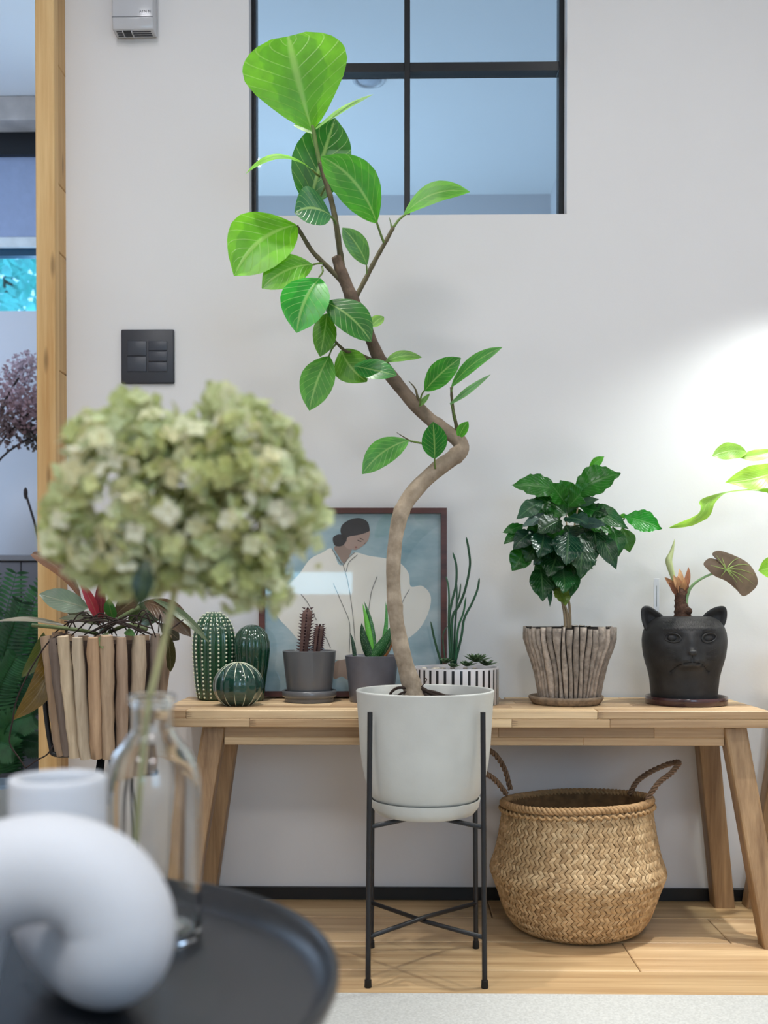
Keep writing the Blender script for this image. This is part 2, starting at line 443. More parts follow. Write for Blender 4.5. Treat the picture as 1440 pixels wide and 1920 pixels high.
# pine post with jamb boards at the opening
po = thing('trim_1', 'knotty pine timber post at the doorway edge', None, (P(85, 1000, 2.27).x, 2.27, 0), kind='structure')
xa, xb = P(69, 1000, 2.235).x, P(105, 1000, 2.235).x
mesh('post_timber', box(xa, xb, 2.235, 2.266, 0, ZC, 0.004), M['pine'], po, color=(1, 0.98, 0.94, 1), smooth=False)
zz = [0.0] + [P(110, v, 2.30).z for v in (1222, 700, 480, 354, 135)] + [ZC]
for a, b in zip(zz, zz[1:]):
    k = random.uniform(0.8, 0.92)
    mesh('jamb_board', box(xa + 0.003, xw, 2.267, 2.44, a + 0.0008, b - 0.0008, 0.002, 1), M['pine'], po, smooth=False, color=(k, k * 0.93, k * 0.84, 1))

# interior window with black glazing bars
wi = thing('window_1', 'black framed interior window looking into the room beyond', None, ((wx0 + wx1) / 2, 2.38, wz0), kind='structure')
f0, f1 = 2.358, 2.394
bz = [P(760, v, f0).z for v in (117, 132)]
def fx(u): return P(u, 200, f0).x
vb = [(wx0 - 0.002, fx(480)), (fx(758), fx(769)), (fx(1048), wx1 + 0.002)]
for a, b in vb: mesh('glazing_bar', box(a, b, f0, f1, wz0, wz1, 0.001, 1), M['frame_black'], wi, smooth=False)
for a, b in ((vb[0][1], vb[1][0]), (vb[1][1], vb[2][0])):
    mesh('glazing_bar', box(a, b, f0 + 0.003, f1, bz[0], bz[1], 0.001, 1), M['frame_black'], wi, smooth=False)
    mesh('glazing_bar', box(a, b, f0 + 0.003, f1, wz0, wz0 + 0.006, 0.001, 1), M['frame_black'], wi, smooth=False)
    mesh('glazing_bar', box(a, b, f0 + 0.003, f1, wz1 - 0.02, wz1, 0.001, 1), M['frame_black'], wi, smooth=False)
    for c, d in ((wz0 + 0.006, bz[0]), (bz[1], wz1 - 0.02)):
        mesh('pane', box(a, b, 2.374, 2.378, c, d), M['pane'], wi, smooth=False)

# ------------------------------------------------------------------ the room beyond
YR = 4.3
xr = P(1032, 372, YR).x
tag(mesh('wall_rear', box(-1.15, xr + 0.1, YR, YR + 0.1, 0, ZC), M['rearwall'], smooth=False), 'pale far wall of the room beyond the interior window', **struct)
tag(mesh('wall_rear_right', box(xr, xr + 0.1, YB, YR, 0, ZC), M['rearwall'], smooth=False), 'pale side wall seen through the interior window', **struct)
YS = 3.54
zS = lambda v: P(40, v, YS).z
m_ = M['rearwall']
tag(mesh('wall_rear_left', merge(box(XL, -1.05, YS, YS + 0.1, 0, zS(583)), box(-1.25, -1.05, YS, YS + 0.1, zS(583), ZC), box(XL, -1.25, YS, YS + 0.1, zS(250), ZC), box(-1.15, -1.05, YS + 0.1, YR, 0, ZC)), m_, smooth=False), 'pale lavender wall with a high window seen past the post', **struct)
pel = tag(mesh('trim_2', box(XL, -1.1, YS - 0.10, YS, zS(250), zS(206), 0.004), simple('whitewashed_pelmet', C(196, 186, 180), 0.7, 0.18, 14), smooth=False), 'whitewashed pelmet board above the far window', **struct)
w2 = thing('window_2', 'high far window with half drawn grey blind and trees outside', None, (-1.6, YS, zS(583)), kind='structure')
mesh('head_rail', box(XL, -1.25, YS - 0.01, YS + 0.05, zS(292), zS(250)), M['frame_black'], w2, smooth=False)
mesh('blind', box(XL, -1.25, YS + 0.012, YS + 0.016, zS(446), zS(290)), simple('grey_blind_fabric', C(164, 176, 206), 0.85, 0.05, 40), w2, smooth=False)
mesh('blind_bar', box(XL, -1.25, YS + 0.004, YS + 0.024, zS(462), zS(443), 0.003), simple('white_blind_bar', C(235, 240, 242), 0.5), w2)
mesh('sash', box(XL, -1.25, YS + 0.03, YS + 0.06, zS(474), zS(460)), simple('teal_sash', C(24, 70, 96), 0.5), w2, smooth=False)
mesh('pane', box(XL, -1.25, YS + 0.044, YS + 0.048, zS(583), zS(474)), M['pane'], w2, smooth=False)
# glazed ceiling downlight of the far room
dp = PZ(692, 146, ZC)
dl = thing('ceiling_downlight', 'round recessed ceiling light seen through the interior window', 'ceiling light', (dp.x, dp.y, ZC))
mesh('bezel', lathe([(0.050, ZC), (0.056, ZC - 0.004), (0.054, ZC - 0.009), (0.044, ZC - 0.010), (0.041, ZC)], dp.x, dp.y, 32), simple('bezel_white', C(205, 208, 214), 0.25), dl)
mesh('lens', lathe([(0.041, ZC - 0.002), (0.034, ZC - 0.010), (0.02, ZC - 0.014), (0, ZC - 0.015)], dp.x, dp.y, 32), simple('frosted_lens', C(176, 184, 198), 0.12, 0.2, 30, coat=0.6), dl)

# tree beyond the far window
leaf_t = tinted('tree_leaf', 0.6, 0.3, 8, 0.0, transl=0.4)
tc = P(15, 520, 6.2)
tr = thing('leafy_tree', 'bright leafy tree outside the far window', 'tree', (tc.x, tc.y, 0))
mesh('trunk', tube([(tc.x, tc.y, 0), (tc.x + 0.05, tc.y, 1.2), (tc.x, tc.y, tc.z)], [0.09, 0.07, 0.03], 10), simple('tree_bark', C(80, 66, 52), 0.9, 0.3), tr)
gs = []
for i in range(1500):
    d = Vector((random.gauss(0, 1), random.gauss(0, 1), random.gauss(0, 1))).normalized() * (random.random() ** 0.4)
    c = tc + Vector((d.x * 0.95, d.y * 0.6, d.z * 0.62)); q = Vector((random.uniform(-1, 1), random.uniform(-1, 1), random.uniform(-1, 0.6))).normalized() * random.uniform(0.07, 0.12)
    gs.append(blade(c, c + q, q.length * 0.55, (random.uniform(-1, 1), -1, random.uniform(-0.5, 1)), 'coffee', 3, 2))
tag(mesh('foliage', merge(*gs), leaf_t, tr, color=C(120, 205, 190)), kind='stuff')

# grey cabinet in the room beyond
YCB = 3.2
ca = thing('sideboard_cabinet', 'grey panelled sideboard in the room past the post', 'cabinet', (-1.5, YCB + 0.17, 0))
ztop = P(40, 1040, YCB).z
cg = simple('grey_lacquer', C(108, 106, 112), 0.5, 0.05)
xj = P(40, 1200, YCB).x
mesh('body', box(XL, -1.06, YCB + 0.018, YS - 0.005, 0.05, ztop - 0.02, 0.002, 1), cg, ca, smooth=False)
mesh('top', box(XL, -1.05, YCB - 0.006, YS - 0.002, ztop - 0.02, ztop, 0.003), simple('grey_worktop', C(128, 126, 130), 0.4, 0.05), ca, smooth=False)
mesh('plinth', box(XL, -1.08, YCB + 0.05, YS - 0.01, 0.0, 0.05), M['frame_black'], ca, smooth=False)
for a, b in ((XL, xj - 0.0015), (xj + 0.0015, -1.06)):
    mesh('door', box(a, b, YCB, YCB + 0.018, 0.06, ztop - 0.024, 0.002, 1), cg, ca, smooth=False)

# dried smoke bush bouquet on the cabinet
vc = P(-60, 1040, 3.36); vz = ztop
sb = thing('dried_bouquet', 'dusty pink dried bouquet standing on the grey sideboard', 'dried flowers', (vc.x, vc.y, vz))
mesh('vase', lathe([(0, vz), (0.045, vz), (0.062, vz + 0.05), (0.055, vz + 0.13), (0.028, vz + 0.18), (0.032, vz + 0.2), (0.026, vz + 0.2), (0.022, vz + 0.18)], vc.x, vc.y, 28), simple('stoneware', C(150, 146, 150), 0.6), sb)
fluff = tinted('dried_plume', 0.95, 0.25, 30, 0.0, transl=0.25)
twigm = simple('dark_twig', C(58, 46, 44), 0.9)
top = Vector((vc.x, vc.y, vz + 0.19))
for (u, v, r, n, col) in ((20, 740, 0.10, 420, C(176, 146, 150)), (58, 770, 0.075, 360, C(158, 126, 128)), (10, 800, 0.08, 320, C(120, 96, 92)), (62, 815, 0.05, 200, C(96, 84, 78)), (45, 690, 0.06, 200, C(196, 172, 178))):
    c = P(u, v, 3.36 + random.uniform(-0.05, 0.05))
    mesh('stem', tube(catmull([top + Vector((0, 0, -0.15)), top.lerp(c, 0.5) + Vector((-0.02, 0, 0.0)), c], 5), 0.0035, 6), twigm, sb)
    gs = []
    for i in range(n):
        d = Vector((random.gauss(0, 1), random.gauss(0, 1), random.gauss(0, 1))).normalized() * r * random.random() ** 0.5
        p = c + d; q = Vector((random.uniform(-1, 1), random.uniform(-1, 1), random.uniform(-1, 1))) * 0.016
        gs.append(blade(p, p + q, 0.013, (random.uniform(-1, 1), -1, random.uniform(-1, 1)), 'petal', 2, 2))
    tag(mesh('plume', merge(*gs), fluff, sb, color=col), kind='stuff')
mesh('stem', tube(catmull([P(78, 1035, 3.36), P(66, 985, 3.36), P(46, 918, 3.36)], 5), 0.004, 6), twigm, sb)
mesh('bud', ellipsoid(P(48, 925, 3.36), 0.007, 0.007, 0.02), twigm, sb)

# feathery palm in the room beyond
fc = P(-8, 1560, 2.95)
fe = thing('potted_palm', 'feathery green palm in a pale pot beyond the post', 'potted plant', (fc.x, fc.y, 0))
pz = P(-8, 1470, 2.95).z
mesh('pot', lathe([(0, 0.0), (0.075, 0.0), (0.095, 0.02), (0.105, pz), (0.098, pz), (0.094, pz - 0.02), (0, pz - 0.02)], fc.x, fc.y, 36), simple('pale_grey_pot', C(190, 196, 200), 0.5), fe, sharp=40)
frondm = tinted('palm_frond', 0.5, 0.25, 25, 0.0, transl=0.3)
b0 = Vector((fc.x, fc.y, pz - 0.02))
fr = [(-20, 1080, 0), (30, 1075, .05), (70, 1110, -.05), (78, 1160, .1), (40, 1130, -.1), (5, 1150, .0), (85, 1230, -.08), (30, 1230, -.12), (78, 1300, .05), (0, 1260, -.05), (60, 1340, -.1), (75, 1390, 0), (10, 1330, .1), (25, 1400, -.12), (-30, 1200, 0), (90, 1080, .12)]
for i, (u, v, dy) in enumerate(fr):
    tipp = P(u, v, fc.y + dy); mid = b0.lerp(tipp, 0.5) + Vector((-0.02, -0.01, 0.07))
    path = catmull([b0, mid, tipp], 9); gs = [tube(path, [0.003 * (1 - 0.7 * k / len(path)) for k in range(len(path))], 5)]
    for k in range(3, len(path)):
        a = path[k]; t = (path[min(k + 1, len(path) - 1)] - path[k - 1]).normalized(); sd = t.cross(Vector((0.2, -1, 0.3))).normalized()
        ll = 0.085 * (1 - 0.55 * k / len(path))
        for sg in (-1, 1):
            for off in (0, 0.5):
                a2 = a.lerp(path[min(k + 1, len(path) - 1)], off)
                gs.append(blade(a2, a2 + (t * 0.6 + sd * sg) .normalized() * ll + Vector((0, 0, -0.012)), 0.011, (0.2, -1, 0.4), 'lance', 4, 2, 0.05))
    k = random.uniform(0.75, 1.25)
    mesh('frond', merge(*gs), frondm, fe, color=C(44 * k, 96 * k, 50 * k))

# ------------------------------------------------------------------ bench
ZB = 0.465; BY0, BY1 = 2.02, 2.306
bx0 = PZ(325, 1319, ZB).x; bx1 = P(1444, 1337, BY0).x
TH = 0.034
def bench(name, label, x0, x1, il=0.104, ir=0.058):
    be = thing(name, label, 'bench', ((x0 + x1) / 2, (BY0 + BY1) / 2, 0), group='wooden benches along the wall')
    pal = [(1.05, 1.0, .92), (.70, .62, .55), (1.16, 1.14, 1.08), (.88, .82, .75), (.58, .50, .43), (.98, .90, .82), (1.22, 1.20, 1.14)]
    def stave(g, k=None):
        c = pal[k] if k is not None else random.choice(pal)
        return mesh('stave', g, M['acacia'], be, smooth=False, color=c + (1,))
    L = x1 - x0
    hz = TH / 2
    nstrip = 6; dy = (BY1 - BY0) / nstrip
    # the board is glued up from staves: upper layer strips seen on top, two rows on the front edge
    for s in range(nstrip):
        cuts = [0.0] + sorted(random.uniform(0.15, 0.85) for _ in range(3)) + [1.0]
        if s == 0: cuts = [0, .045, .40, .72, 1.0]
        for k, (a, b) in enumerate(zip(cuts, cuts[1:])):
            if b - a < 0.02: continue
            stave(box(x0 + L * a, x0 + L * b, BY0 + dy * s, BY0 + dy * (s + 1), ZB - hz, ZB, 0.0012 if s else 0.0016, 1), [5, 2, 6, 3][k] if s == 0 else None)  # front stave at the right end: lamp shading put into its darker tint
    cuts = [0, .15, .34, .45, .58, .74, 1.0]
    for k, (a, b) in enumerate(zip(cuts, cuts[1:])):
        stave(box(x0 + L * a, x0 + L * b, BY0, BY0 + dy, ZB - TH, ZB - hz, 0.0012, 1), [3, 2, 5, 6, 0, 1][k])  # last stave darkest, shade on the bench's right front put into its tint
    stave(box(x0, x1, BY0 + dy, BY1, ZB - TH, ZB - hz, 0.0012, 1), 3)
    # finger joints: narrow comb teeth where two staves meet on the front edge
    teeth = []
    for q, zc_ in ((.045, ZB - hz / 2), (.15, ZB - hz * 1.5), (.34, ZB - hz * 1.5), (.58, ZB - hz * 1.5), (.72, ZB - hz / 2)):
        teeth = []
        for t in range(3):
            z = zc_ + (t - 1) * 0.0042; xx = x0 + L * q
            teeth.append(poly_prism([Vector((xx, BY0 - 0.0004, z - 0.0016)), Vector((xx + 0.013, BY0 - 0.0004, z)), Vector((xx, BY0 - 0.0004, z + 0.0016))], Vector((0, 0.0012, 0))))
        tag(mesh('finger_joint', merge(*teeth), M['acacia'], be, smooth=False, color=(.62, .56, .5, 1)), kind='stuff')
    # apron between the legs
    ax0, ax1 = x0 + il + 0.022, x1 - ir - 0.022
    za, zm, zb = ZB - TH, ZB - TH - 0.024, ZB - TH - 0.040
    La = ax1 - ax0
    for yy in (BY0 + 0.03, BY1 - 0.055):
        for a, b, k in ((0, .42, 1), (.42, .55, 3), (.55, .86, 1), (.86, 1, 5)): stave(box(ax0 + La * a, ax0 + La * b, yy, yy + 0.022, zm, za, 0.001, 1), k)
        for a, b, k in ((0, .28, 2), (.28, .36, 1), (.36, .72, 0), (.72, 1, 5)): stave(box(ax0 + La * a, ax0 + La * b, yy + 0.001, yy + 0.021, zb, zm, 0.001, 1), k)
    # splayed legs
    for sx, xt in ((-1, x0 + il), (1, x1 - ir)):
        for sy, yt in ((-1, BY0 + 0.045), (1, BY1 - 0.05)):
            spl = 0.062 if sy < 0 or sx < 0 else 0.048
            g = bar((xt + sx * spl, yt + sy * 0.022 + (0.0 if sy > 0 else -0.035), -0.02), (xt - sx * 0.002, yt, ZB - TH), 0.046, 0.044, 0.006)
            V = [(x, y, max(z, 0.0)) for x, y, z in g[0]]; V = [(x, y, min(z, ZB - TH)) for x, y, z in V]
            k = random.uniform(0.9, 1.05)
            mesh('leg', (V, g[1]), M['acaciaz'], be, smooth=False, color=(k, k * .97, k * .92, 1))
    return be
bench('wooden_bench', 'long laminated acacia bench carrying the row of potted plants', bx0, bx1)
bench('wooden_bench', 'second wooden bench at the right edge, only its crossing leg in view', 0.836, 1.5, 0.020, 0.06)

# ------------------------------------------------------------------ rug
ru = mesh('area_rug', box(-1.2, 1.5, 0.1, 1.732, 0.0, 0.011, 0.004), simple('woven_rug', C(196, 197, 194), 0.95, 0.16, 240, 0.7, 420), org=(0.15, 0.9, 0))
tag(ru, 'pale grey woven rug in front of the bench', 'rug')

# ------------------------------------------------------------------ framed print leaning on the wall
pb = P(660, 1306, 2.288); pb.z = ZB
ptop = Vector((pb.x, 2.311, P(660, 952, 2.311).z)); pdir = (ptop - Vector((pb.x, 2.284, ZB))).normalized()
pn = Vector((0, -1, 0)); pn = (pn - pdir * pn.dot(pdir)).normalized()          # faces the viewer
pc = Vector((pb.x, 2.284, ZB))
def PF(u, v, off=0.0): return PPL(u, v, pc + pn * off, pn)
pf = thing('framed_print', 'brown framed print of a figure in a white blouse leaning on the wall', 'picture', (pb.x, 2.284, ZB))
fm = wood('walnut_frame', C(58, 26, 20), C(96, 50, 40), 'X', 0.4, False, 1.5)
def slab(u0, v0, u1, v1, o0, o1):
    q = [PF(u0, v0, o1), PF(u1, v0, o1), PF(u1, v1, o1), PF(u0, v1, o1)]
    for p in q:
        if p.z < ZB + 0.0005: p.z = ZB + 0.0005
    return poly_prism(q, -pn * (o1 - o0))
vb_ = 1306
for a in ((485, 952, 838, 962), (485, vb_ - 10, 838, vb_), (485, 962, 496, vb_ - 10), (827, 962, 838, vb_ - 10)):
    mesh('frame_rail', slab(*a, 0, 0.020), fm, pf, smooth=False)
pm = NT('printed_sky'); vv = pm.objvec((6, 6, 14)); nz = pm.noise(vv, 1.0, 5, 0.6)
pm.bsdf(Base_Color=pm.ramp(nz, [(0.30, C(124, 158, 170)), (0.5, C(158, 184, 192)), (0.72, C(194, 208, 210))]), Roughness=0.8)
pr = mesh('print', slab(494, 960, 829, vb_ - 8, 0.002, 0.008), pm.m, pf, smooth=False)
def q5(x, y): return 480 + x / 3.789, 920 + y / 3.789
def flat(name, pts, col, lay, n=5, raw=False, rough=0.8):
    uv = pts if raw else [q5(*p) for p in pts]
    sp = smooth_poly([Vector((a, b, 0)) for a, b in uv], n)
    g = poly_prism([PF(p.x, p.y, 0.008 + lay * 0.0003) for p in sp], -pn * 0.0002)
    return mesh(name, g, simple('print_' + name + str(lay), col, rough, 0.05, 12), pr, smooth=False, org=ORG[pf.name])
flat('blouse', [(380, 490), (470, 440), (540, 412), (585, 520), (625, 525), (640, 500), (700, 440), (800, 462), (940, 485), (1030, 520), (1085, 590), (1100, 680), (1180, 676), (1240, 745), (1230, 850), (1170, 970), (1080, 1050), (960, 1110), (800, 1165), (700, 1180), (640, 1195), (565, 1200), (480, 1120), (330, 1080), (235, 985), (150, 890), (135, 800), (190, 700), (300, 600)], C(238, 234, 224), 1)
flat('neck', [(555, 400), (640, 385), (680, 420), (628, 515), (590, 470)], C(150, 128, 116), 2)
flat('face', [(625, 330), (700, 305), (800, 280), (806, 318), (785, 368), (720, 416), (685, 418), (635, 400)], C(172, 146, 134), 3)
flat('hair', [(600, 290), (615, 240), (675, 203), (740, 195), (792, 222), (806, 268), (800, 290), (735, 312), (655, 328), (640, 365), (622, 340)], C(30, 30, 34), 4)
flat('bun', [(545, 345), (560, 320), (600, 310), (635, 335), (630, 375), (600, 395), (560, 388)], C(24, 24, 28), 4)
flat('hand', [(560, 1222), (640, 1195), (690, 1215), (660, 1340), (610, 1320), (552, 1335)], C(160, 136, 120), 0.5)
flat('brow', [(738, 335), (760, 345), (764, 352), (740, 342)], C(60, 44, 42), 4, 2)
flat('eyelid', [(722, 350), (745, 358), (748, 364), (724, 358)], C(50, 38, 38), 4, 2)
flat('lips', [(700, 398), (715, 396), (720, 404), (706, 408)], C(140, 84, 78), 4, 2)
flat('nose', [(772, 372), (780, 366), (776, 378), (764, 384)], C(132, 104, 96), 4, 2)
def stroke(pts, wpx=1.1, col=C(120, 118, 116)):
    c = catmull([Vector((*q5(*p), 0)) for p in pts], 5); A, B = [], []
    for i, p in enumerate(c):
        t = (c[min(i + 1, len(c) - 1)] - c[max(i - 1, 0)]).normalized(); s = Vector((-t.y, t.x, 0)) * wpx / 2
        A.append(PF(p.x + s.x, p.y + s.y, 0.0094)); B.append(PF(p.x - s.x, p.y - s.y, 0.0094))
    mesh('drawn_line', poly_prism(A + B[::-1], -pn * 0.0002), M_line, pr, smooth=False, org=ORG[pf.name])
M_line = simple('pencil_line', C(116, 114, 112), 0.9)
for s in ([(540, 415), (580, 480), (612, 522)], [(700, 440), (655, 480), (625, 525)], [(618, 522), (655, 660), (685, 860), (704, 1060)], [(720, 455), (660, 510), (640, 575)], [(550, 660), (610, 800), (660, 920), (668, 1010)], [(860, 610), (820, 720), (800, 850)], [(320, 735), (370, 800), (430, 920)], [(480, 1020), (510, 1070), (530, 1120)], [(668, 1010), (662, 1150)], [(1090, 700), (1050, 770), (1030, 830)]): stroke(s)
mesh('glazing', slab(496, 962, 827, vb_ - 10, 0.0125, 0.0145), paneglass('picture_glass'), pf, smooth=False)

# ------------------------------------------------------------------ wall switch and detector
sw = thing('light_switch', 'charcoal five-button light switch plate on the white wall', 'light switch', tuple(P(277, 668, YW)))
dk = simple('charcoal_plastic', C(52, 54, 62), 0.45, 0.05)
dk2 = simple('charcoal_button', C(58, 62, 72), 0.4, 0.05)
def wallbox(u0, v0, u1, v1, y0, y1, bev):
    a, b = P(u0, v1, y0), P(u1, v0, y0); return box(a.x, b.x, y0, y1, a.z, b.z, bev)
mesh('plate', wallbox(227, 617, 326, 719, YW - 0.009, YW, 0.003), dk, sw)
for a in ((238, 639, 274, 667), (238, 668.5, 274, 697), (278, 639, 313, 657.3), (278, 658.8, 313, 677.5), (278, 679, 313, 697)):
    mesh('button', wallbox(*a, YW - 0.0112, YW - 0.008, 0.0012), dk2, sw)
de = thing('wall_detector', 'small glossy white device box high on the wall', 'wall device', tuple(P(250, 60, YW)))
gp = simple('glossy_white_plastic', C(196, 197, 202), 0.12, 0.02)
yd = YW - 0.042
xa, xb = P(209, 60, yd).x, P(287, 60, yd).x
zt, zk, zl = ZC - 0.16, P(250, 31, yd).z, P(250, 56, yd + 0.006).z
side = [(YW - 0.001, zt), (yd, zt), (yd, zk), (yd + 0.006, zl), (YW - 0.001, zl)]
A = [Vector((xa, y, z)) for y, z in side]
bm = bmesh.new(); g = poly_prism(A, Vector((xb - xa, 0, 0)))
vs0 = [bm.verts.new(v) for v in g[0]]
for f in g[1]: bm.faces.new([vs0[i] for i in f])
bmesh.ops.recalc_face_normals(bm, faces=bm.faces); bmesh.ops.bevel(bm, geom=list(bm.edges), offset=0.004, segments=3, affect='EDGES', profile=0.5)
bm.verts.index_update(); g = [tuple(v.co) for v in bm.verts], [tuple(v.index for v in f.verts) for f in bm.faces]; bm.free()
mesh('housing', g, gp, de, sharp=50)
for k in range(3):
    y = yd + 0.011 + k * 0.0085
    mesh('vent_slot', box(xa + 0.008, xb - 0.008, y, y + 0.003, zl - 0.0012, zl + 0.001), dk, de, smooth=False)
sx = P(229, 60, yd).x
mesh('sensor_eye', box(sx, sx + 0.018, yd + 0.009, yd + 0.030, zl - 0.003, zl + 0.001, 0.001, 1), M['frame_black'], de, smooth=False)
mesh('sensor_rim', merge(box(sx - 0.002, sx, yd + 0.008, yd + 0.031, zl - 0.004, zl), box(sx + 0.018, sx + 0.020, yd + 0.008, yd + 0.031, zl - 0.004, zl)), gp, de, smooth=False)
mesh('seam', box(xa + 0.001, xb - 0.001, yd - 0.0004, yd + 0.001, zk - 0.0008, zk), dk2, de, smooth=False)
tg = text_geo('ATN N', 0.0085); tp = P(272, 24, yd)
mesh('lettering', ([(tp.x + x, yd - 0.0004, tp.z + y) for x, y, z in tg[0]], tg[1]), dk, de, smooth=False)
mesh('lettering', box(tp.x - 0.014, tp.x + 0.006, yd - 0.0004, yd, tp.z - 0.0036, tp.z - 0.0026), dk2, de, smooth=False)

# ------------------------------------------------------------------ things on the bench
def bprof(u, Y, pts, z0=ZB):
    """profile in pixels: (half width, height above the bench)"""
    return P(u, HORIZON, Y).x, [(a * S(Y), z0 + b * S(Y)) for a, b in pts]
def bthing(name, label, cat, u, Y, group=None, z0=ZB):
    return thing(name, label, cat, (P(u, HORIZON, Y).x, Y, z0), group)
green_glaze = simple('green_cactus_glaze', C(22, 62, 44), 0.12, 0.35, 26, 0.05, 60, coat=0.8)
green_glaze2 = simple('mid_green_cactus_glaze', C(34, 76, 50), 0.15, 0.35, 26, 0.05, 60, coat=0.8)
green_glaze3 = simple('teal_cactus_glaze', C(24, 64, 54), 0.12, 0.3, 26, 0.05, 60, coat=0.8)
cream_glaze = simple('cream_glaze', C(226, 228, 200), 0.25, 0.05)
GR = 'ceramic cactus ornaments'
# tall dotted ceramic cactus
def ribbed(prof, cx, cy, n, amp, seg):
    rm = max(r for r, z in prof)
    return lathe(prof, cx, cy, seg, lambda th, r, z: r * (1 + amp * (abs(math.cos(th * n / 2)) - 0.5)))
Y = 2.24; o = bthing('ceramic_cactus', 'tall green ceramic cactus covered in cream dots', 'ornament', 401, Y, GR)
cx, pr_ = bprof(401, Y, [(0, 0), (26, 0), (30, 3), (33, 20), (35.5, 45), (37.5, 75), (38.5, 100), (37.5, 120), (34, 137), (27, 151), (17, 161), (8, 165), (0, 166)])
mesh('body', ribbed(pr_, cx, Y, 16, 0.10, 128), green_glaze2, o)
dots = []
prf = pr_[2:-1]
for k in range(16):
    th = 2 * math.pi * (k) / 16
    L = 0; segs = []
    for (a, za), (b, zb) in zip(prf, prf[1:]): segs.append((L, math.hypot(b - a, zb - za), a, za, b, zb)); L += segs[-1][1]
    s = 0.004
    while s < L - 0.002:
        for (l0, ll, a, za, b, zb) in segs:
            if l0 <= s <= l0 + ll:
                q = (s - l0) / ll; r = (a + (b - a) * q) * 1.045; z = za + (zb - za) * q
                dots.append(ellipsoid((cx + r * math.cos(th), Y + r * math.sin(th), z), 0.0024, 0.0024, 0.0024, 8, 5)); break
        s += 0.0089
tag(mesh('dots', merge(*dots), cream_glaze, o), 'raised cream dots in vertical rows', kind='stuff')
# tall smooth ceramic cactus
Y = 2.215; o = bthing('ceramic_cactus', 'smooth dark green ceramic cactus standing behind the round one', 'ornament', 472, Y, GR)
cx, pr_ = bprof(472, Y, [(0, 0), (19, 0), (21.5, 3), (23, 20), (26, 45), (30, 72), (32.5, 95), (32, 110), (28, 125), (20, 136), (10, 142), (0, 144)])
mesh('body', ribbed(pr_, cx, Y, 12, 0.12, 96), green_glaze, o)
# round ceramic cactus
Y = 2.118; o = bthing('ceramic_cactus', 'round teal ceramic cactus with thin cream rib lines', 'ornament', 446.5, Y, GR)
pp = [(math.sin(t) * 46, 42.5 - 43.5 * math.cos(t)) for t in [R(a) for a in range(32, 181, 8)]]
cx, pr_ = bprof(446.5, Y, [(0, 5.5)] + pp[:-1] + [(0, 86)])
zmin = min(z for r, z in pr_); pr_ = [(r, z - zmin + ZB) for r, z in pr_]
mesh('body', ribbed(pr_, cx, Y, 14, -0.06, 112), green_glaze3, o)
for k in range(14):
    th = 2 * math.pi * (k + 0.5) / 14 
    th = -math.pi / 2 + 2 * math.pi * k / 14
    n_ = round((th / (2 * math.pi)) * 14)
    path = [(cx + r * 1.012 * math.cos(th), Y + r * 1.012 * math.sin(th), z + (0.0005 if r < 0.02 else 0)) for r, z in pr_[1:]]
    mesh('rib_line', tube(path, 0.0008, 6), cream_glaze, o)

# grey pot with columnar cactus
grey_glaze = simple('grey_glazed_pot', C(96, 97, 100), 0.3, 0.06, 20, coat=0.3)
grey_glaze2 = simple('bluish_grey_pot', C(100, 101, 110), 0.35, 0.14, 30, 0.05, 60, coat=0.3)
Y = 2.20
o = bthing('pot_saucer', 'grey glazed saucer under the small column cactus pot', 'saucer', 580, Y)
cx, q = bprof(580, Y, [(0, 0), (45, 0), (46, 1), (46, 8), (50, 10), (51, 13), (51, 21), (49.5, 22.3), (47, 21), (46, 9), (0, 8)])
mesh('dish', lathe(q, cx, Y, 56), grey_glaze, o, sharp=50)
o = bthing('potted_cactus', 'reddish brown spiny cactus pair in a grey pot on a saucer', 'potted plant', 580, Y, None, ZB + 8.2 * S(Y))
cx, q = bprof(580, Y, [(0, 8.2), (38, 8.2), (40, 10), (42.5, 26), (46.5, 60), (50, 92), (50.5, 95), (49, 96), (47.5, 94), (47, 87), (0, 87)])
mesh('pot', lathe(q, cx, Y, 56), grey_glaze, o, sharp=50)
mesh('soil', lathe([(47.3 * S(Y), ZB + 86 * S(Y)), (30 * S(Y), ZB + 88.5 * S(Y)), (0, ZB + 89 * S(Y))], cx, Y, 24, lambda t, r, z: r), M['soil'], o)
cactm = simple('brown_cactus_skin', C(104, 78, 72), 0.6, 0.3, 30, 0.3, 200)
spm = simple('cactus_spine', C(64, 36, 40), 0.7)
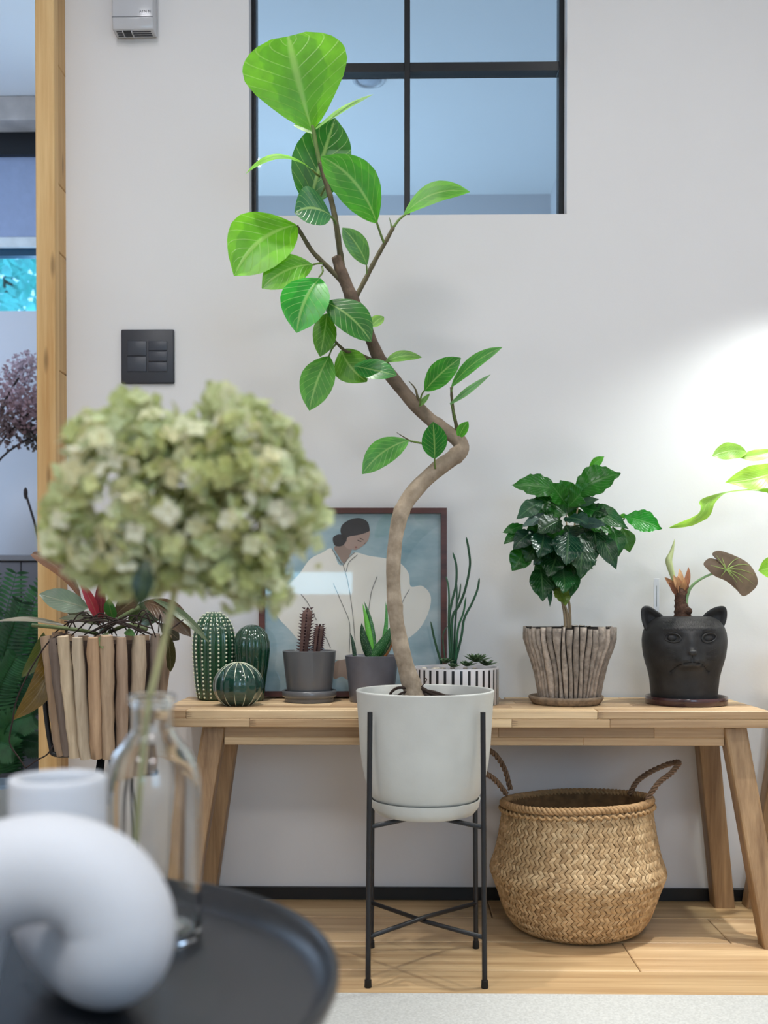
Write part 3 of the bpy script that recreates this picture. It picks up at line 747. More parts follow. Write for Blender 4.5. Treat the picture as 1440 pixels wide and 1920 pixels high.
for (b, t, w, dy) in (((569, 1224), (577, 1141), 8.5, 0.0), ((594, 1222), (600, 1172), 7.0, -0.01)):
    p0, p1 = P(*b, Y + dy), P(*t, Y + dy); V, F = [], []; n = 14; seg = 24
    for i in range(n + 1):
        f = i / n; rr = w * S(Y) * (0.82 + 0.25 * f if f < 0.85 else 1.03 * math.sqrt(max(0.02, 1 - ((f - 0.85) / 0.155) ** 2)))
        c = p0.lerp(p1, f)
        for k in range(seg):
            th = 2 * math.pi * k / seg; r2 = rr * (1 + 0.12 * math.cos(4 * th) + 0.04 * math.sin(f * 60) * max(0, math.cos(4 * th)))
            V.append((c.x + r2 * math.cos(th), c.y + r2 * math.sin(th), c.z))
    for i in range(n):
        for k in range(seg): F.append((i * seg + k, i * seg + (k + 1) % seg, (i + 1) * seg + (k + 1) % seg, (i + 1) * seg + k))
    F.append(tuple(range(n * seg, (n + 1) * seg)))
    st = mesh('column', (V, F), cactm, o)
    g = []
    for k in range(4):
        th = k * math.pi / 2
        for i in range(1, 15):
            c = p0.lerp(p1, i / 14.0); r = w * S(Y) * 1.1 * (1 if i < 13 else 0.6); d = Vector((math.cos(th), math.sin(th), 0.35)).normalized()
            a = c + Vector((math.cos(th), math.sin(th), 0)) * r * 0.9
            g.append(tube([a, a + d * 0.0032, a + d * 0.0075], [0.0024, 0.0014, 0.0003], 5))
    mesh('spines', merge(*g), spm, st, org=ORG[o.name])

# grey pot with a spotted aloe
Y = 2.20
o = bthing('potted_aloe', 'speckled green aloe in a bluish grey pot behind the trunk', 'potted plant', 697, Y)
cx, q = bprof(697, Y, [(0, 0), (40, 0), (41.5, 2), (44, 30), (48, 65), (50, 84), (50.5, 86.5), (49, 87), (47, 85), (46, 79), (0, 79)])
po_ = mesh('pot', lathe(q, cx, Y, 56), grey_glaze2, o, sharp=50)
mesh('soil', lathe([(46.5 * S(Y), ZB + 78 * S(Y)), (30 * S(Y), ZB + 80.5 * S(Y)), (0, ZB + 81 * S(Y))], cx, Y, 24), M['soil'], o)
am = NT('speckled_aloe'); oi = am.n('ObjectInfo'); vo = am.n('TexVoronoi'); vo.inputs['Scale'].default_value = 1.0; am.l(am.objvec((520, 520, 420)), vo.inputs['Vector'])
sp_ = am.ramp(vo.outputs['Distance'], [(0.22, (1, 1, 1, 1)), (0.34, (0, 0, 0, 1))])
am.bsdf(Base_Color=am.mix(am.math('MULTIPLY', sp_, 0.55), oi.outputs['Color'], C(150, 190, 130)), Roughness=0.35)
def fleshy(base, tip, w, bend=0.05, th=0.45, nrm=(0, -1, 0)):
    base, tip = Vector(base), Vector(tip); ax = tip - base; t = ax.normalized(); n = Vector(nrm); n = (n - t * n.dot(t)).normalized(); s = t.cross(n)
    path = []; V, F = [], []; nl, seg = 12, 12
    for i in range(nl + 1):
        q_ = i / nl; h = w / 2 * shp('blade', q_); c = base + ax * q_ + s * bend * ax.length * 4 * q_ * (1 - q_)
        for k in range(seg):
            a = 2 * math.pi * k / seg; V.append(tuple(c + s * h * math.cos(a) + n * h * th * math.sin(a)))
    for i in range(nl):
        for k in range(seg): F.append((i * seg + k, i * seg + (k + 1) % seg, (i + 1) * seg + (k + 1) % seg, (i + 1) * seg + k))
    return V, F
for (b, t, w, col, dy, be_) in (((665, 1230), (657, 1187), 8, C(26, 56, 40), .0, .03), ((695, 1232), (678, 1168), 18, C(20, 62, 34), -.01, -.05), ((697, 1230), (680, 1132), 13, C(96, 176, 56), .0, .02), ((700, 1228), (683, 1128), 12, C(36, 92, 44), .012, .05), ((699, 1232), (736, 1172), 22, C(28, 88, 36), -.005, .05), ((712, 1225), (723, 1128), 9, C(54, 128, 52), .02, .06), ((720, 1230), (739, 1196), 9, C(150, 92, 44), .0, .03), ((716, 1231), (737, 1192), 6, C(40, 66, 40), -.01, .03)):
    mesh('leaf', fleshy(P(*b, Y), P(*t, Y + dy), w * S(Y), be_), am.m, o, color=col)

# striped low planter with finger succulent
Y = 2.165
o = bthing('striped_planter', 'round white planter with black stripes holding tall finger stalks', 'potted plant', 855, Y)
sm = NT('black_striped_glaze'); tcx = sm.n('TexCoord'); sxy = sm.n('SeparateXYZ'); sm.l(tcx.outputs['Object'], sxy.inputs[0])
an = sm.math('ARCTAN2', sxy.outputs[1], sxy.outputs[0])
fr_ = sm.math('FRACT', sm.math('MULTIPLY', sm.math('ADD', an, 3.2), 34 / (2 * math.pi)))
st_ = sm.math('LESS_THAN', fr_, 0.34)
inz = sm.math('LESS_THAN', sxy.outputs[2], 65.5 * S(Y))
st_ = sm.math('MULTIPLY', st_, inz)
inr = sm.math('GREATER_THAN', sm.math('ADD', sm.math('POWER', sxy.outputs[0], 2.0), sm.math('POWER', sxy.outputs[1], 2.0)), (78.6 * S(Y)) ** 2)
st_ = sm.math('MULTIPLY', st_, inr)
sm.bsdf(Base_Color=sm.mix(st_, C(226, 224, 226), C(16, 18, 24)), Roughness=0.35)
cx, q = bprof(855, Y, [(0, 0), (78.8, 0), (80, 1.5), (80, 66), (79.5, 68.5), (77, 68.5), (76, 66), (76, 58), (0, 58)])
mesh('pot', lathe(q, cx, Y, 72), sm.m, o, sharp=50)
mesh('soil', lathe([(76 * S(Y), ZB + 59 * S(Y)), (40 * S(Y), ZB + 61 * S(Y)), (0, ZB + 62 * S(Y))], cx, Y, 28), M['soil'], o)
stone = tinted('pebble', 0.6, 0.1, 60, 0.1)
random.seed(3)
for i in range(46):
    a = random.uniform(0, 6.283); r = random.uniform(0.2, 0.95) ** 0.6 * 70 * S(Y)
    if i < 26: a = random.uniform(math.pi * 0.75, math.pi * 1.65)
    k = random.uniform(0.75, 1.1)
    mesh('pebble', ellipsoid((cx + r * math.cos(a), Y + r * math.sin(a), ZB + 63 * S(Y)), random.uniform(.0035, .006), random.uniform(.0035, .006), random.uniform(.0025, .004), 8, 5), stone, o, color=C(205 * k, 196 * k, 182 * k))
stalkm = tinted('succulent_stalk', 0.4, 0.18, 40, 0.05)
def q6(x, y): return 750 + x / 5.645, 990 + y / 5.645
for i, (pts, r0, dy) in enumerate((
    ([(440, 1440), (370, 1200), (325, 990)], 2.1, -.01), ([(545, 1440), (520, 1000), (545, 800), (592, 600), (596, 400), (560, 260)], 2.3, 0), ([(530, 1400), (515, 1000), (520, 750), (510, 600), (487, 515)], 1.8, .02),
    ([(560, 1430), (552, 970), (625, 820), (690, 650), (740, 400), (725, 220), (700, 95)], 2.3, -.02), ([(578, 1440), (580, 1100), (597, 850), (603, 590)], 1.9, .015), ([(575, 1430), (590, 900), (630, 700), (643, 590)], 1.7, .03),
    ([(590, 1430), (612, 1080), (670, 900), (698, 730)], 1.9, -.02), ([(580, 1440), (650, 1150), (680, 960), (760, 800), (820, 650), (840, 530)], 2.2, 0), ([(480, 1420), (455, 1200), (465, 1100), (505, 1040)], 1.2, 0))):
    n = len(pts); path = catmull([P(*q6(*p), Y + dy * (k / (n - 1)) * 1.5) for k, p in enumerate(pts)], 6)
    rr = [r0 * S(Y) * (1.1 - 0.25 * k / len(path)) for k in range(len(path))]; rr[-1] *= 0.35; rr[-2] *= 0.8
    k = random.uniform(0.85, 1.2)
    mesh('stalk', tube(path, rr, 8), stalkm, o, color=C(44 * k, 92 * k, 62 * k))
rosm = tinted('rosette_leaf', 0.5, 0.2, 60, 0.1)
for (u, v, r, n, dy) in ((893, 1236, 25, 16, -.02), (876, 1244, 16, 10, -.03), (836, 1238, 15, 12, .0), (850, 1246, 12, 8, -.04), (912, 1243, 18, 10, .0)):
    c = P(u, v + 4, Y + dy); g = []
    ros = None
    for i in range(n):
        a = 2.4 * i; up = 0.25 + 0.8 * i / n; l = r * S(Y) * (1 - 0.35 * i / n)
        d = Vector((math.cos(a), math.sin(a), up)).normalized()
        g.append(fleshy(c, c + d * l * 1.2, 0.013, 0.02, 0.3, (0, 0, 1)))
    mesh('rosette', merge(*g), rosm, o, color=C(84, 110, 74))

# bark-textured pot with coffee plant
Y = 2.16
o = bthing('pot_saucer', 'brown stone-like saucer under the bark pot', 'saucer', 1061, Y)
barkc = tinted('bark_clay', 0.9, 0.35, 90, 0.6, 200)
cx, q = bprof(1062, Y, [(0, 0), (60, 0), (64, 3), (69, 11), (69.5, 15), (67, 16), (63, 12), (58, 8), (0, 8)])
mesh('dish', lathe(q, cx, Y, 56, lambda t, r, z: r * (1 + 0.006 * math.sin(7 * t) + 0.004 * math.sin(17 * t))), barkc, o, color=C(140, 122, 102))
o = bthing('coffee_plant', 'bushy dark green coffee plant in a grey bark-textured pot', 'potted plant', 1070, Y, None, ZB + 8.4 * S(Y))
bpf = [(54, 8.4), (56, 14), (59, 32), (64, 58), (71, 82), (80, 106), (84.5, 124), (84, 143)]
cx, q = bprof(1068, Y, [(0, 8.4), (52, 8.4)] + [(a - 3, b) for a, b in bpf] + [(77, 142), (76, 132), (0, 132)])
mesh('pot', lathe(q, cx, Y, 64), simple('dark_bark_joint', C(38, 32, 28), 0.95), o, sharp=60)
NS = 42; random.seed(11)
ph = [random.uniform(-0.4, 0.4) for _ in range(NS + 1)]; ph[NS] = ph[0]
def edge(k, f):
    k = k % NS
    return 2 * math.pi * k / NS + 0.045 * math.sin(f * 5 + ph[k] * 8) * (1 - abs(f - 0.5)) + ph[k] * 0.11
for k in range(NS):
    V, F = [], []; n = 12
    topo = random.uniform(-2.5, 2.5)
    for i in range(n + 1):
        f = i / n; fi = f * (len(bpf) - 1); j = min(int(fi), len(bpf) - 2); e = fi - j
        r = (bpf[j][0] + (bpf[j + 1][0] - bpf[j][0]) * e) * S(Y); z = ZB + (bpf[j][1] + (bpf[j + 1][1] - bpf[j][1]) * e + topo * f ** 4) * S(Y)
        a0 = edge(k, f) + 0.012; a1 = edge(k + 1, f) - 0.012
        if k == NS - 1: a1 += 2 * math.pi
        wob = 1 + random.uniform(-0.008, 0.008)
        for m2, (w_, dr) in enumerate(((0, -0.003), (0.12, 0.0012), (0.5, 0.0026), (0.88, 0.0012), (1, -0.003))):
            a = a0 + (a1 - a0) * w_; rr = (r + dr) * wob
            V.append((cx + rr * math.cos(a), Y + rr * math.sin(a), z))
    for i in range(n):
        for m2 in range(4): b = i * 5 + m2; F.append((b, b + 1, b + 6, b + 5))
    b = n * 5; r_in = 76 * S(Y); am_ = (edge(k, 1) + edge(k + 1, 1) + (2 * math.pi if k == NS - 1 else 0)) / 2
    V.append((cx + r_in * math.cos(am_), Y + r_in * math.sin(am_), V[b + 2][2] - 0.002)); F.append((b, b + 1, b + 2, b + 3, b + 4, len(V) - 1))
    kk = random.uniform(0.82, 1.15)
    mesh('bark_strip', (V, F), barkc, o, color=C(158 * kk, 145 * kk, 133 * kk))
mesh('soil', lathe([(76 * S(Y), ZB + 133 * S(Y)), (0, ZB + 135 * S(Y))], cx, Y, 24), M['soil'], o)
stemm = simple('pale_stem', C(168, 146, 116), 0.8, 0.2, 60, 0.3)
for pts in ([(1066, 1180), (1063, 1150), (1054, 1115), (1056, 1060), (1062, 990), (1060, 940)], [(1069, 1180), (1068, 1140), (1065, 1110), (1070, 1050), (1078, 980), (1095, 900), (1108, 872)], [(1060, 1180), (1058, 1150), (1052, 1118), (1040, 1040), (1010, 960)]):
    path = catmull([P(*p, Y) for p in pts], 5); mesh('stem', tube(path, [2.6 * S(Y) * (1.15 - 0.8 * i / len(path)) for i in range(len(path))], 7), stemm, o)
mesh('branch', tube(catmull([P(1078, 985, Y), P(1120, 985, Y), P(1150, 985, Y), P(1172, 972, Y)], 5), 0.0016, 6), simple('green_twig', C(60, 92, 46), 0.6), o)
cl = leafmat('coffee_leaf', 9, 0.22, 0.0, 0.28, 0.22, 0.45, (0.22, 0.42, 0.16, 1), 0.4, 0.72)
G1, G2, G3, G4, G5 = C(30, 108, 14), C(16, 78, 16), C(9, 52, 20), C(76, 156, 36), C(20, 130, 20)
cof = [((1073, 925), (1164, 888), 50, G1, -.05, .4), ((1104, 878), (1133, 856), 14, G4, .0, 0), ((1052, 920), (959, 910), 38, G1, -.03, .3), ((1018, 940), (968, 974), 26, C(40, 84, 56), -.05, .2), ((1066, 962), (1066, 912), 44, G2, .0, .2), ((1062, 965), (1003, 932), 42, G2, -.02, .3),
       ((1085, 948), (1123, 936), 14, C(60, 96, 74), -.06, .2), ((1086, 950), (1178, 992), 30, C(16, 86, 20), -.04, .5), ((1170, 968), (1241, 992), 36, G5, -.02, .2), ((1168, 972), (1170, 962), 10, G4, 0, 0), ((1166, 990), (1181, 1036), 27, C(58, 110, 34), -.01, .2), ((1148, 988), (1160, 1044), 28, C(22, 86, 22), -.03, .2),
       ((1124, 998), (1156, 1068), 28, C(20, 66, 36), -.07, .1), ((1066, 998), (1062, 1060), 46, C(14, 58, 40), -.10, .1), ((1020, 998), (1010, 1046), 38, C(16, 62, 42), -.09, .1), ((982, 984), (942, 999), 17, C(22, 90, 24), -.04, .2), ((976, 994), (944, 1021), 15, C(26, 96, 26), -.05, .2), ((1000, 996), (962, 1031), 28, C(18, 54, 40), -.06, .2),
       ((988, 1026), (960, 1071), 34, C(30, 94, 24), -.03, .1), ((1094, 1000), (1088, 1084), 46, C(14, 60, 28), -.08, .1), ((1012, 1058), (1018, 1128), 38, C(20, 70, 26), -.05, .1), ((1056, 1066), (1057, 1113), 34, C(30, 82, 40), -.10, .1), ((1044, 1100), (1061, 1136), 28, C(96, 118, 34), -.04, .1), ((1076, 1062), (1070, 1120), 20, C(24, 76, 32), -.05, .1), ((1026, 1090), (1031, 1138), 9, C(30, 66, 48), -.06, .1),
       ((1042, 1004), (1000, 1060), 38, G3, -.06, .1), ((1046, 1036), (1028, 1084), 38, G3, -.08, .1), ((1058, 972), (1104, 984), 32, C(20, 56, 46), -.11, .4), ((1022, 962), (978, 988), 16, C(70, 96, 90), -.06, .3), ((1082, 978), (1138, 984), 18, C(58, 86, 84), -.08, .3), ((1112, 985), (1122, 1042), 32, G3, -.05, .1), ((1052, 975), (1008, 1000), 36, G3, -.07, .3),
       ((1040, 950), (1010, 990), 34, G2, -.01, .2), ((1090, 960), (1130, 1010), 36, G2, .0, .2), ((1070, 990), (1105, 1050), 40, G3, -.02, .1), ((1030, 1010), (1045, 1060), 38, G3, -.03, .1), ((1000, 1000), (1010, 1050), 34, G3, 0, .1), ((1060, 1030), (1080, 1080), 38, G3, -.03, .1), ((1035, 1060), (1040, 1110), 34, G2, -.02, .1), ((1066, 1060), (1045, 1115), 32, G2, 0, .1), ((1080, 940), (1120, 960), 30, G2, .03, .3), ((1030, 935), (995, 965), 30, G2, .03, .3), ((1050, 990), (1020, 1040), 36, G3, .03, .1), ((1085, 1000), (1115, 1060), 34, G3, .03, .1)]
random.seed(21)
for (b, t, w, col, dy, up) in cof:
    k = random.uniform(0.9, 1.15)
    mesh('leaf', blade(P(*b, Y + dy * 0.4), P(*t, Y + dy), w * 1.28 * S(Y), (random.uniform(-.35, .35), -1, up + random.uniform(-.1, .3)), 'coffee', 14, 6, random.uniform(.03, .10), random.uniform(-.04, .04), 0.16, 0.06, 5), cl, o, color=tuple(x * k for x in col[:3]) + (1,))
# a few small leaves at the back complete the crown
cof2 = [((1066, 950), (1110, 905), 34), ((1060, 945), (1030, 905), 32), ((1050, 960), (1000, 985), 34), ((1085, 965), (1150, 1000), 34), ((1060, 985), (1085, 1030), 40), ((1045, 985), (1035, 1030), 40), ((1095, 985), (1110, 1035), 36), ((1025, 985), (985, 1015), 34), ((1075, 1020), (1100, 1075), 36), ((1040, 1050), (1000, 1085), 32), ((1075, 940), (1050, 900), 30), ((1010, 1010), (985, 1055), 34), ((1060, 1045), (1040, 1095), 36), ((1085, 1040), (1075, 1095), 32), ((1100, 955), (1140, 965), 26)]
for (b, t, w) in cof2:
    mesh('leaf', blade(P(*b, Y - .02), P(*t, Y + random.uniform(-.05, -.015)), w * 1.25 * S(Y), (random.uniform(-.4, .4), -1, random.uniform(0, .5)), 'coffee', 14, 6, .06, 0, .16, .06, 5), cl, o, color=random.choice((G2, G3, G1)))
for i in range(16):
    a = random.uniform(0.2, 2.9); z = random.uniform(0, 1)
    b = P(1064, 1080 - 130 * z, Y + 0.01); d = Vector((math.cos(a) * (0.035 + 0.05 * math.sin(z * 3.0)), abs(math.sin(a)) * 0.07, random.uniform(-0.05, 0.02)))
    tpt = b + d; tpt.y = min(tpt.y, 2.30)
    mesh('leaf', blade(b, tpt, 0.038, (0, 0.4, 1), 'coffee', 12, 4, 0.08, 0, 0.15, 0.03, 4), cl, o, color=G2)

# cat-head planter
Y = 2.165; UC = 1283
glz = simple('brown_glazed_dish', C(66, 40, 42), 0.15, 0.3, 30, coat=0.6)
o = bthing('pot_saucer', 'dark glossy brown saucer under the cat planter', 'saucer', 1287, Y)
cx, q = bprof(1287, Y, [(0, 0), (72, 0), (74.5, 2), (75, 13), (74, 15), (71, 14), (69, 6), (0, 5.5)])
mesh('dish', lathe(q, cx, Y, 64), glz, o, sharp=60)
z_cat = ZB + 5.7 * S(Y)
o = bthing('cat_planter', 'charcoal cat-head planter growing a single alocasia leaf', 'potted plant', UC, Y, None, z_cat)
cm = NT('charcoal_stoneware'); v1 = cm.objvec((1, 1, 1)); n1 = cm.noise(v1, 40, 4); n2 = cm.noise(cm.objvec((700, 700, 90)), 1.0, 2)
cm.bsdf(Base_Color=cm.ramp(n1, [(0.3, C(22, 23, 25)), (0.75, C(46, 45, 46))]), Roughness=0.55)
cm.bump(cm.math('ADD', cm.math('MULTIPLY', n2, 0.6), n1), 0.35, 0.0015)
catp = [(59, 1313), (60.5, 1300), (62, 1285), (63.5, 1270), (67, 1255), (71, 1242), (74.5, 1228), (76.5, 1212), (77, 1200), (75.5, 1186), (71, 1174), (63, 1164), (54, 1158), (46, 1155.5)]
rows_ = []
for i in range(len(catp) - 1):
    for k in range(4):
        f = k / 4; rows_.append((catp[i][0] + (catp[i + 1][0] - catp[i][0]) * f, catp[i][1] + (catp[i + 1][1] - catp[i][1]) * f))
rows_.append(catp[-1])
FA = -math.pi / 2 - 0.10                      # direction the face points
def g2(a, b, s, t=None): return math.exp(-(a / s) ** 2 - (b / (t or s)) ** 2)
def cat_disp(a, v):
    """relief in pixels at arc offset a (px, right positive) and row v"""
    d = 0.0
    d += 9.0 * g2(a, v - 1236, 21, 17) + 3.0 * g2(abs(a) - 13, v - 1240, 10, 10)
    d += 5.0 * g2(a, v - 1219, 7, 6) + 4.0 * g2(a, v - 1203, 9, 18)
    d -= 5.0 * g2(abs(a) - 33, v - 1194, 15, 10)
    d += 2.8 * g2(abs(a) - 32, v - 1178, 20, 6)
    d -= 3.0 * g2(a, v - 1252, 26, 4.5) * 0.6
    d -= 3.2 * math.exp(-((v - (1237 + 0.0145 * a * a)) / 1.6) ** 2) * (1 if 3 < abs(a) < 36 else 0)
    d -= 3.0 * math.exp(-(a / 1.5) ** 2) * (1 if 1224 < v < 1238 else 0)
    return d * 1.25
def cat_pt(a, v, extra=0.0):
    r = next((r0 + (r1 - r0) * (v0 - v) / max(1e-6, v0 - v1) for (r0, v0), (r1, v1) in zip(rows_, rows_[1:]) if v1 <= v <= v0), 60)
    th = FA + a / r; rr = (r + cat_disp(a, v) + extra) * S(Y)
    return Vector((cx_cat + rr * math.cos(th), Y + rr * math.sin(th), P(UC, v, Y).z))
cx_cat = P(UC, HORIZON, Y).x
V, F = [], []; SG = 220
for (r, v) in rows_:
    for k in range(SG):
        th = 2 * math.pi * k / SG; a = ((th - FA + math.pi) % (2 * math.pi) - math.pi) * r
        rr = (r + (cat_disp(a, v) if abs(a) < 80 else 0)) * S(Y)
        V.append((cx_cat + rr * math.cos(th), Y + rr * math.sin(th), P(UC, v, Y).z))
nr = len(rows_)
for (r, v) in ((42, 1155.5), (41, 1160), (40, 1172)):
    for k in range(SG): th = 2 * math.pi * k / SG; V.append((cx_cat + r * S(Y) * math.cos(th), Y + r * S(Y) * math.sin(th), P(UC, v, Y).z))
nr += 3
for i in range(nr - 1):
    for k in range(SG): k2 = (k + 1) % SG; F.append((i * SG + k, i * SG + k2, (i + 1) * SG + k2, (i + 1) * SG + k))
F.append(tuple(reversed(range(SG))))
hd = mesh('head', (V, F), cm.m, o)
mesh('soil', lathe([(40.5 * S(Y), P(UC, 1166, Y).z), (0, P(UC, 1163, Y).z)], cx_cat, Y, 32), M['soil'], o)
def ear(pts, inner, dy):
    """cupped ear: rim outline, hollowed front, thick back"""
    n = 4; rim = smooth_poly([Vector((a, b, 0)) for a, b in pts], n); m = len(rim)
    cu, cv = sum(p.x for p in rim) / m, sum(p.y for p in rim) / m
    V = []; F = []
    lay = [(1.0, 0.0), (0.82, -0.001), (0.5, 0.008), (0.2, 0.011)]
    for s, d in lay:
        for p in rim: q = P(cu + (p.x - cu) * s, cv + (p.y - cv) * s, Y + dy + d); V.append(q)
    bl = [(1.02, 0.006), (0.8, 0.018), (0.4, 0.024)]
    for s, d in bl:
        for p in rim: V.append(P(cu + (p.x - cu) * s, cv + (p.y - cv) * s, Y + dy + d))
    def ring(a, b):
        for k in range(m): k2 = (k + 1) % m; F.append((a * m + k, a * m + k2, b * m + k2, b * m + k))
    ring(0, 1); ring(1, 2); ring(2, 3); F.append(tuple(3 * m + k for k in range(m)))
    ring(4, 0); ring(5, 4); ring(6, 5); F.append(tuple(6 * m + k for k in reversed(range(m))))
    return [tuple(v) for v in V], F
mesh('ear', ear([(1202, 1145), (1208, 1137), (1218, 1137), (1232, 1146), (1243, 1156), (1238, 1172), (1226, 1186), (1212, 1184), (1204, 1166)], None, -0.012), cm.m, o)
mesh('ear', ear([(1363, 1148), (1359, 1138), (1348, 1137), (1332, 1143), (1318, 1156), (1324, 1170), (1338, 1186), (1352, 1182), (1361, 1166)], None, -0.012), cm.m, o)
for s in (-1, 1):
    c = cat_pt(s * 34, 1194, -1.5); e = mesh('eye', ellipsoid(c, 11 * S(Y), 6 * S(Y), 7.5 * S(Y), 20, 12), cm.m, o)
    lid = [cat_pt(s * 34 + 15 * math.cos(t), 1194 - (9 if math.sin(t) > 0 else 7.5) * math.sin(t) * abs(math.sin(t)) ** 0.0 + (s * math.cos(t)) * -1.2, 1.2) for t in [2 * math.pi * k / 28 for k in range(29)]]
    mesh('eyelid', tube(lid, 1.5 * S(Y), 7, False), cm.m, e, org=ORG[o.name])
mesh('nose', ellipsoid(cat_pt(0, 1219, 0.5), 8 * S(Y), 4 * S(Y), 5 * S(Y), 16, 10), cm.m, o)
dkl = simple('mouth_groove', C(12, 12, 13), 0.8)
mesh('mouth', merge(*[tube([cat_pt(s * a, 1237 + 0.0145 * a * a, 0.9) for a in range(0, 37, 3)], [1.1 * S(Y)] * 13, 6) for s in (-1, 1)] + [tube([cat_pt(0, v, 0.2) for v in (1224, 1230, 1237)], 0.8 * S(Y), 6)]), dkl, o)
wh = []
for s in (-1, 1):
    for k in range(4): wh.append(tube([cat_pt(s * (26 + 6 * j), 1220 + 4 * k + j * (k - 2) * 1.0, 0.15) for j in range(5)], [0.3 * S(Y)] * 5, 5))
tag(mesh('whisker_lines', merge(*wh), cm.m, o), kind='stuff')
fur = []
random.seed(5)
for i in range(150):
    row = i // 50; a = (-50 + 2 * (i % 50)) + (row % 2); v = 1163 + row * 7 + random.uniform(-1.5, 1.5)
    fur.append(tube([cat_pt(a * 0.97, v + 3, -0.1), cat_pt(a, v, 0.25), cat_pt(a * 1.03, v - 3.5, -0.1)], [0.3 * S(Y), 0.5 * S(Y), 0.3 * S(Y)], 5))
tag(mesh('fur_ridges', merge(*fur), cm.m, o), kind='stuff')
# alocasia
corm = simple('brown_corm', C(84, 58, 44), 0.9, 0.5, 120, 0.9, 240)
husk = tinted('dry_husk', 0.85, 0.3, 60, 0.2, transl=0.2, stretch=(3, 3, 1))
path = catmull([P(1280, 1168, Y), P(1279, 1150, Y), P(1276, 1130, Y), P(1275, 1112, Y), P(1272, 1098, Y)], 4)
mesh('corm', tube(path, [r * S(Y) for r in lerpl([17, 15, 10.5, 10, 7], 4)], 14, True, 0.10), corm, o)
mesh('corm', ellipsoid(P(1289, 1146, Y - 0.01), 9 * S(Y), 9 * S(Y), 8 * S(Y)), corm, o)
for (b, t, w, col) in (((1272, 1112), (1246, 1082), 12, C(160, 112, 78)), ((1274, 1112), (1262, 1078), 12, C(196, 150, 108)), ((1276, 1112), (1274, 1066), 12, C(206, 160, 118)), ((1278, 1114), (1291, 1063), 12, C(150, 98, 70)), ((1277, 1110), (1283, 1084), 12, C(190, 140, 96)), ((1270, 1118), (1254, 1092), 10, C(130, 84, 60)), ((1280, 1120), (1290, 1092), 10, C(110, 72, 56)), ((1284, 1130), (1292, 1104), 4, C(60, 52, 50)), ((1274, 1122), (1270, 1080), 13, C(170, 120, 84))):
    mesh('husk', blade(P(*b, Y - 0.004), P(*t, Y + random.uniform(-.012, .012)), w * S(Y), (random.uniform(-.4, .4), -1, .2), 'lance', 8, 4, 0.08, 0.03, 0.3), husk, o, color=col)
shoot = catmull([P(1268, 1100, Y), P(1262, 1082, Y), P(1256, 1062, Y), P(1254, 1050, Y), P(1259, 1036, Y), P(1262, 1024, Y), P(1265, 1011, Y)], 4)
mesh('shoot', tube(shoot, [r * S(Y) for r in lerpl([4, 4.5, 6, 6.5, 4, 2.4, .4], 4)], 10), simple('pale_shoot', C(186, 196, 140), 0.5, 0.15, 50), o)
pet = catmull([P(1286, 1150, Y), P(1287, 1122, Y), P(1298, 1098, Y - .01), P(1325, 1080, Y - .02), P(1362, 1068, Y - .03)], 6)
mesh('petiole', tube(pet, [r * S(Y) for r in lerpl([5.5, 3.6, 2.8, 2.3, 1.8], 6)], 8), simple('green_petiole', C(140, 176, 122), 0.5, 0.1), o)
out = smooth_poly([Vector((a, b, 0)) for a, b in ((1319, 1057), (1329, 1047), (1344, 1049), (1350, 1054), (1336, 1041), (1340, 1034), (1352, 1033), (1378, 1042), (1403, 1056), (1417, 1076), (1421, 1093), (1412, 1107), (1394, 1118), (1381, 1106), (1362, 1090), (1340, 1080), (1326, 1067))], 4)
ctr = Vector((1362, 1068, 0)); V, F = [tuple(P(1362, 1068, Y - .03))], []
m = len(out)
for s in (0.35, 0.7, 1.0):
    for p in out: q = ctr.lerp(p, s); V.append(tuple(P(q.x, q.y, Y - 0.03 + 0.012 * s * s + (q.x - 1362) * 0.0004)))
for k in range(m):
    k2 = (k + 1) % m; F.append((0, 1 + k, 1 + k2))
    for i in range(2): a = 1 + i * m; F.append((a + k, a + m + k, a + m + k2, a + k2))
alm = tinted('alocasia_blade', 0.4, 0.28, 30, 0.3, 90, transl=0.3)
lf = mesh('leaf', (V, F), alm, o, color=C(128, 108, 92))
vm_ = simple('alocasia_vein', C(168, 190, 108), 0.5)
for e in ((1323, 1057), (1340, 1037), (1350, 1036), (1393, 1115), (1415, 1078), (1406, 1060), (1385, 1047), (1416, 1098), (1405, 1108), (1375, 1098), (1350, 1083), (1380, 1106)):
    pp_ = []
    for s in (0, .25, .5, .75, .97):
        q = ctr.lerp(Vector((*e, 0)), s); q.y -= 5 * math.sin(s * 3.14) * (1 if e[0] > 1370 else 0)
        pp_.append(P(q.x, q.y, Y - 0.03 + 0.012 * s * s + (q.x - 1362) * 0.0004 - 0.0006))
    mesh('vein', tube(pp_, [0.0012, 0.001, .0008, .0006, .0003], 5), vm_, lf, org=ORG[o.name])
tg_ = simple('white_label_plastic', C(232, 234, 236), 0.4)
a, b = P(1233, 1084, Y - 0.02), P(1245, 1158, Y - 0.02)
pt = thing('plant_label', 'slim white plant label stuck beside the cat planter ear', 'label', (a.x, Y + 0.012, b.z))
mesh('stake', box(a.x, a.x + 0.012, Y + 0.012, Y + 0.0135, b.z, a.z, 0.0006, 1), tg_, pt, smooth=False)
mesh('slot', tube([Vector((a.x + 0.006, Y + 0.0117, a.z - 0.015)), Vector((a.x + 0.006, Y + 0.0117, a.z - 0.06))], 0.0006, 5), simple('grey_print', C(120, 130, 128), 0.6), pt)

